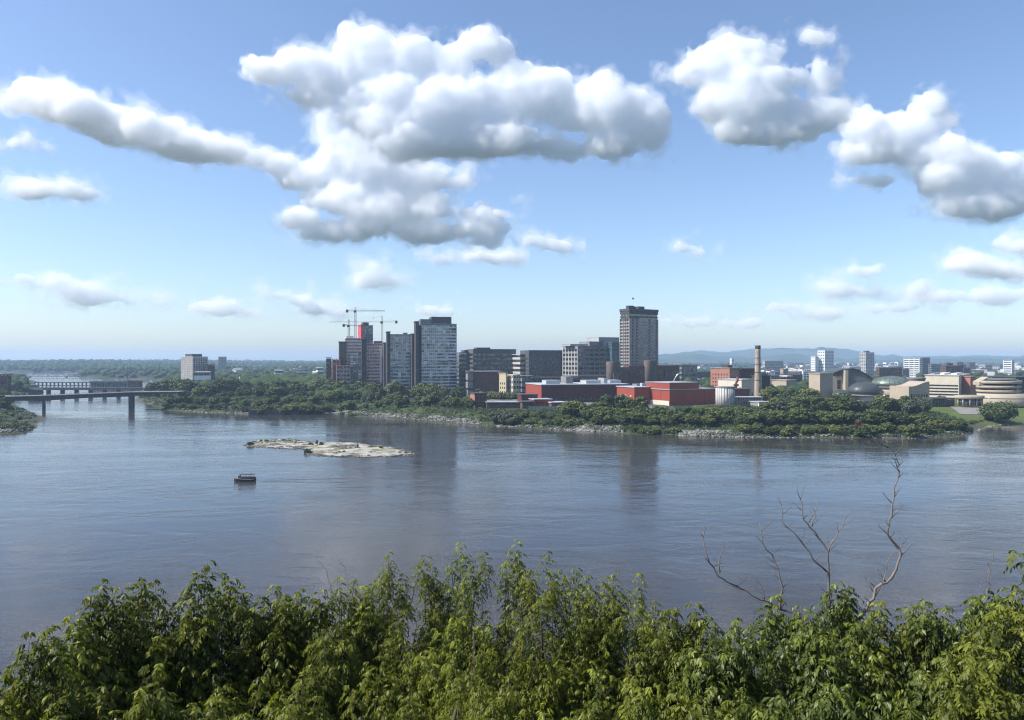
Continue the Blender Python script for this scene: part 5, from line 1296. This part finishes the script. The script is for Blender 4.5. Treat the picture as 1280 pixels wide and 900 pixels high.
for u, v, h, k, lb in ((313,555.5,2.2,'t','yellow green mound of bushes at the left tip of the gravel islet'),(326,551.3,1.4,'s','flat dark bush at the back edge of the islet, left part'),(333,551.0,1.5,'s','second flat bush at the back edge of the islet'),(354,551.5,1.3,'s','tiny bush at the back edge near the middle of the islet'),(362,552,1.2,'s','tiniest bush at the back edge of the islet'),
    (389,555.5,1.9,'s','dark bush left of the upright islet sapling'),(396,555.8,3.6,'d','upright green sapling in the middle of the islet'),(402,555.8,2.0,'s','dark bush right of the upright islet sapling'),(384.5,564.5,2.6,'s','lone dark bush at the front waterline of the islet'),(447,558.6,2.8,'d','small dark tree on the right part of the islet'),
    (430,565,1.0,'t','low green weeds patch on the islet gravel'),(463,558.7,1.2,'t','low weeds at the back right of the islet'),(476,561,1.5,'t','bent grey green bush on the right of the islet'),(500,565.3,1.1,'t','green weeds near the right tip of the islet'),(507,566,1.0,'t','last green weeds at the right tip of the islet')):
    plant(k, *gpt(u, v, .6), h, lb, sx=1.25 if k in 'st' else .8)
# ------------------------------------------------------------------ foreground trees on the cliff
LEAF = foliage('compound_leaves', ((.013,.026,.005),(.080,.100,.014),(.085,.10,.012)), rough=.5, trans=.26, scale=.8, spec=.22, young_lit=(.225,.24,.030))
LEAFB = foliage('bright_leaves', ((.016,.032,.006),(.105,.13,.018),(.12,.135,.016)), rough=.5, trans=.28, scale=.9, spec=.22, young_lit=(.285,.31,.038))
LEAFD = foliage('deep_leaves', ((.012,.027,.007),(.070,.10,.018),(.08,.105,.016)), rough=.45, trans=.24, scale=.8, spec=.3, young_lit=(.19,.225,.032))
TWIG = plain('green_twig', (.12,.11,.05), rough=.8)
DEAD = plain('dead_wood', (.17,.14,.12), rough=.9, var=.35, scale=1.2, fine=9)
def unit(a): return a/(np.linalg.norm(a, axis=-1, keepdims=True)+1e-9)
def compound(base, dirn, length, rng, nleaf=9, lr=(.30,.48), ll=(.12,.19), npair=6, wid=.19):
    """leaflets of pinnate leaves set in a spiral on each shoot, arching out and hanging down"""
    n = len(base)
    t = np.linspace(.22, 1.0, nleaf)[None]+rng.uniform(-.04,.04,(n,nleaf))
    phi = np.arange(nleaf)[None]*2.4+rng.uniform(0,6.28,(n,1))+rng.uniform(-.4,.4,(n,nleaf))
    ref = np.where(np.abs(dirn[:,:1]) < .8, np.array([[1.,0,0]]), np.array([[0,1.,0]]))
    e1 = unit(np.cross(dirn, ref)); e2 = np.cross(dirn, e1)
    o = base[:,None]+dirn[:,None]*(length[:,None,None]*t[...,None])
    a = e1[:,None]*np.cos(phi)[...,None]+e2[:,None]*np.sin(phi)[...,None]
    rise = np.interp(t, [.2,1], [.15,.75])[...,None]
    ini = unit(a+dirn[:,None]*rise)
    Lr = rng.uniform(*lr,(n,nleaf))*np.interp(t,[.2,.8,1],[1.1,1.0,.6]); drop = rng.uniform(.55,1.15,(n,nleaf))
    o = o.reshape(-1,3); ini = ini.reshape(-1,3); Lr = Lr.reshape(-1); drop = drop.reshape(-1)
    m_ = len(o); ks = np.linspace(.22, 1.0, npair)
    down = np.array([0,0,-1.])
    V = []; 
    for j, s in enumerate(ks):
        p = o+Lr[:,None]*(ini*s+down*drop[:,None]*s*s)
        tan = unit(ini+down*2*drop[:,None]*s)
        side = unit(np.cross(tan, np.array([0,0,1.])+rng.normal(0,.05,(m_,3))))
        for sg in ((-1,1) if j < npair-1 else (0,)):
            L_ = rng.uniform(*ll,m_)*(1.0 if 0 < j < npair-2 else .8)
            d = unit(tan*.6+side*sg*.9+down*rng.uniform(.3,1.0,(m_,1))+rng.normal(0,.12,(m_,3)))
            w_ = unit(np.cross(d, np.cross(side, tan)+rng.normal(0,.45,(m_,3))))
            nn = np.cross(w_, d); mid = p+d*(L_*.45)[:,None]+nn*(L_*.05)[:,None]; hw = (L_*wid)[:,None]
            tip = p+d*L_[:,None]-np.array([0,0,1.])*(L_*.12)[:,None]
            V.append(np.stack([p, mid+w_*hw, tip, mid-w_*hw],1))
    V = np.concatenate(V).reshape(-1,3)
    yv = np.clip((t.reshape(-1)-.45)/.55, 0, 1)*np.repeat(rng.uniform(.2,1,n), nleaf)  # paler to the shoot tips: young leaves plus painted-in top light
    young_lit = np.tile(np.repeat(yv, 4), len(V)//(4*m_))
    return V, np.arange(len(V)).reshape(-1,4), young_lit

def front_tree(label, u, v, Y, Rr, Hc, seed, nshoot, group=None, tall=(), name='leafy_tree', dens=1.0, leaf=None):
    Rr *= 1.18
    rng = np.random.default_rng(seed); rr = random.Random(seed)
    x, y, z = ax(u,Y), Y, az(v,Y)
    gz = float(ground_z(np.array([x]), np.array([y]))[0]); Ht = z-gz
    t = empty(name, (x,y,gz-.2), 0, label, 'tree', group)
    n = int(nshoot*dens)
    nt_ = max(6, n//15)                      # tufts: shoots grow in bunches with hollows between
    td = unit(rng.normal(0,1,(nt_*4,3))); td = td[td[:,2] > -.45][:nt_]; tr = rng.uniform(.45,1.0,len(td))**.6
    pick = rng.integers(0, len(td), n)
    d = unit(td[pick]+rng.normal(0,.17,(n,3)))
    rad = tr[pick]*rng.uniform(.88,1.06,n)
    cen = np.array([0,0,Ht-Hc*.55-.7])
    lob = 1+.22*np.sin(3*np.arctan2(d[:,1],d[:,0])+seed)+rng.normal(0,.07,n)
    P = cen+d*rad[:,None]*lob[:,None]*np.array([Rr,Rr,Hc*.55])
    up = unit(d*np.array([.75,.75,.35])+np.array([0,0,.85])+rng.normal(0,.22,(n,3)))
    Ln = rng.uniform(.45,.95,n)*np.where(d[:,2] > .5, 1.15, .9)
    base = [P]; dr = [up]; ln = [Ln]
    for (tu, tv) in tall:         # shoots that stand out of the crown
        tip = np.array([ax(tu,Y)-x, rng.uniform(-.3,.3), az(tv,Y)-gz+.1])
        for q in range(3):
            L_ = rng.uniform(.7,1.0)*(1-.25*q); dd = unit(np.array([rng.normal(0,.10+.1*q), rng.normal(0,.12), 1.0]))
            tq = tip-np.array([rng.normal(0,.16)*q, 0, .33*q])
            base.append((tq-dd*L_)[None]); dr.append(dd[None]); ln.append(np.array([L_]))
        base.append((tip-np.array([0,0,1.5]))[None]); dr.append(np.array([[0,0,1.]])); ln.append(np.array([.9]))
    base = np.concatenate(base); dr = np.concatenate(dr); ln = np.concatenate(ln)
    V, Q, young_lit = compound(base, dr, ln, rng, **(dict(nleaf=11, ll=(.085,.13), lr=(.24,.38), wid=.17) if 420 < u < 830 else {}))
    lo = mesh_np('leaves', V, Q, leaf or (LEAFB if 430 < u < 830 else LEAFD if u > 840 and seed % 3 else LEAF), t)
    ya = lo.data.attributes.new('young_lit', 'FLOAT', 'POINT'); ya.data.foreach_set('value', young_lit.astype(np.float32))
    mb = MB(); 
    top = Ht-Hc*.55
    mb.tube([(0,0,-.5),(rr.uniform(-.2,.2),0,top*.4),(rr.uniform(-.3,.3),rr.uniform(-.2,.2),top),(0,0,top+Hc*.3)], [.16,.13,.09,.03], 8)
    for i in range(14):
        k = rr.randrange(len(P)); e = P[k]; z0 = max(.5, e[2]-rr.uniform(.8,2.2))
        mb.tube([(0,0,z0-.6),(e[0]*.5,e[1]*.5,z0),tuple(e)], [.06,.04,.014], 5)
    mb.build('trunk', BARK, t)
    sh = MB()
    for k in range(len(base)):
        if k % 2 and k < n: continue
        a = base[k]; b_ = a+dr[k]*ln[k]; c0 = a-dr[k]*.5
        sh.tube([tuple(c0),tuple(a),tuple(b_)], [.014,.011,.005], 3)
    sh.build('shoots', TWIG, t)
    return t
FT = [
 (-14,838,16.2,1.3,3.8,150,'low foreground tree cut by the left frame edge',((2,842),(14,832))),
 (398,762,20.6,1.35,5,220,'foreground tree filling the dip left of the thin bare twigs',((398,735),(385,745))),
 (12,835,16.0,1.3,3.8,150,'leafy tree at the far left of the foreground, lowest of the row',((44,782),(64,774),(20,815))),
 (122,755,19,1.3,4.5,230,'foreground tree with a drooping shoot cluster above its left shoulder',((128,722),(112,742),(150,730))),
 (182,745,20.5,1.5,5,250,'foreground tree with two dense rounded tops, second from left',((172,722),(190,722),(205,740))),
 (262,752,20,1.6,5,260,'foreground tree with one tall umbrella shaped shoot standing out',((256,700),(240,738),(300,735))),
 (345,755,21,1.7,5,280,'even topped foreground tree right of the umbrella shaped shoot',((330,738),(372,732),(395,742))),
 (438,742,21.5,1.6,5.4,280,'foreground tree with a round tuft beside thin bare twigs',((425,716),(441,722),(460,735))),
 (500,725,22,1.5,6,280,'foreground tree with tall slim shoots left of the centre tops',((487,684),(505,712),(533,686),(540,700))),
 (592,712,21,1.8,6.4,360,'foreground tree with the highest slim tops at the centre',((575,676),(603,682),(590,700),(646,674),(632,698))),
 (680,732,20.5,1.8,6,340,'bright yellow green foreground tree right of the centre tops',((660,705),(690,706),(702,712))),
 (742,738,21,1.6,5.4,280,'broad foreground tree with two blunt tops right of centre',((722,708),(736,716),(757,722))),
 (808,768,22,1.35,5,210,'loose thin foreground tree next to the water gap',((802,733),(775,745),(818,745))),
 (862,782,20,1.3,4.6,200,'rounded low foreground tree standing in the water gap',((838,757),(872,752),(885,765))),
 (985,768,20,1.6,5,260,'foreground tree left of the dead branches',((975,742),(958,765),(1000,752))),
 (1046,752,21,1.4,5,230,'foreground tree with a flat bright tuft under the upright dead branches',((1046,722),(1030,735),(1062,730))),
 (1110,765,20,1.7,5,280,'dense foreground tree right of the curved dead branch',((1100,748),(1128,748),(1150,746))),
 (1180,765,19,1.5,4.6,240,'foreground tree with a yellowing leaf patch near the right',((1164,750),(1190,758))),
 (1240,752,20,1.5,5,250,'foreground tree under the small bare twig at the right',((1215,740),(1228,748),(1255,742))),
 (1292,742,18,1.5,5,230,'foreground tree cut by the right frame edge',((1272,730),(1283,738))),
 (925,790,19,1.3,4.4,200,'dark shaded foreground tree below the left dead branch',((915,778),(935,776))),
 (85,830,15.5,1.3,3.4,190,'low front tree in the left corner',()),(200,830,15.5,1.4,3.6,210,'low front tree below the two rounded tops',()),(325,828,15.5,1.4,3.6,210,'low front tree below the even topped tree',()),
 (450,815,15.5,1.5,3.8,220,'low front tree left of the centre bottom',()),(570,805,15.5,1.5,3.8,230,'low front tree at the centre bottom',()),(690,822,15.5,1.4,3.6,210,'low front tree with dark hollows right of the centre bottom',()),
 (800,835,15.5,1.3,3.4,190,'low front tree in the bottom, near the water gap',()),(905,845,15.5,1.2,3.2,180,'low front tree bright at the bottom below the left dead branch',()),(1010,830,15.5,1.4,3.6,210,'low front tree before the dead tree trunk',()),
 (1130,828,15.5,1.4,3.6,210,'low front tree in the bottom right part',()),(1245,820,15.5,1.4,3.8,220,'low front tree in the bottom right corner',()),
]
for i, (u, v, Y, Rr, Hc, ns, lb, tall) in enumerate(FT):
    front_tree(lb, u, v+(14 if Y < 16 and not tall else 0), Y, Rr, Hc, 98+i, ns, tall=tall, dens=1.3 if Y > 16.6 else .7)

# dead tree
def dead(label, u, v, Y, limbs, trunk=True):
    gz = float(ground_z(np.array([ax(u,Y)]), np.array([Y]))[0])
    t = empty('dead_tree', (ax(u,Y), Y, gz), 0, label, 'tree')
    X0 = ax(u,Y)
    if trunk: MB().tube([(0,0,-.5),(.05,0,(az(v,Y)-gz)*.6),(0,0,az(v,Y)-gz)], [.16,.13,.10], 8).build('trunk', DEAD, t)
    rr = random.Random(int(u))
    for pts, r0 in limbs:
        yy = rr.uniform(-.2,.2); P = []
        for i, (a, b_) in enumerate(pts): P.append((ax(a,Y)-X0, yy*i/len(pts), az(b_,Y)-gz))
        Q = [P[0]]
        for p, q in zip(P[:-1], P[1:]):   # crooked growth
            w_ = .10*math.dist(p, q); Q += [tuple(p[k]+(q[k]-p[k])*f_+rr.uniform(-w_,w_) for k in range(3)) for f_ in (.33,.66)]+[q]
        n = len(Q); mb = MB().tube(Q, [r0*.85*(1-.8*i/(n-1))*rr.uniform(.85,1.2) for i in range(n)], 6)
        for i in range(1, n-1):
            if rr.random() < .6:
                p = Vector(Q[i]); d = (Vector(Q[i+1])-p).normalized(); s = Vector((rr.choice((-1,1))*rr.uniform(.5,1),rr.uniform(-.4,.4),rr.uniform(-.1,.7)))
                L_ = rr.uniform(.12,.4); e = p+(d*.5+s).normalized()*L_; f = e+(d+s*.3).normalized()*L_*.6
                mb.tube([p,e,f], [r0*.28,r0*.16,.003], 4)
                if rr.random() < .6: mb.tube([e, e+(s+Vector((0,0,.6))).normalized()*L_*.5], [r0*.14,.003], 4)
        mb.build('branch', DEAD, t)
    return t
dead('bare grey dead tree reaching over the water from the right foreground thicket', 1045, 822, 21, [
    ([(1045,822),(1030,795),(1005,775),(960,752),(935,740),(905,725),(888,705),(881,680),(882,656)], .05),
    ([(900,715),(903,690),(908,668)], .022),
    ([(975,762),(979,735),(970,705),(955,680),(951,655)], .036),
    ([(955,750),(952,735),(951,725)], .018),
    ([(1045,822),(1042,780),(1037,745),(1036,690),(1020,665),(1006,650),(1003,625),(1008,607)], .045),
    ([(1034,715),(1012,690),(995,668),(978,652),(981,622)], .032),
    ([(1036,690),(1046,672),(1055,655),(1058,640)], .024),
    ([(1015,658),(1020,640),(1024,622)], .02),
    ([(1050,815),(1068,785),(1087,752),(1095,735),(1115,722),(1126,695),(1124,685),(1110,668),(1112,650),(1116,630),(1118,610),(1125,590),(1122,575),(1112,560),(1109,551)], .055),
    ([(1105,728),(1110,712),(1120,690)], .026),
    ([(1124,686),(1131,678),(1133,672)], .018),([(1115,640),(1125,636),(1136,640)], .014)])
dead('small bare twig standing above the leaves at the far right', 1228, 760, 20, [([(1226,770),(1233,738),(1236,712),(1239,690),(1238,683)], .026),([(1236,712),(1228,735)], .012)], trunk=False)
dead('fan of thin bare twigs left of the centre tops', 425, 760, 22.5, [([(418,770),(414,740),(409,715),(405,703)], .018),([(430,765),(434,740),(432,718),(428,694)], .018),([(436,765),(441,740),(446,716)], .014),([(425,768),(418,745),(400,728)], .014)], trunk=False)
# a sprig hanging in at the right edge
front_tree('sprig of leaves poking in at the right frame edge', 1297, 655, 17, .08, .2, 501, 1, dens=1.0, name='leafy_sapling')
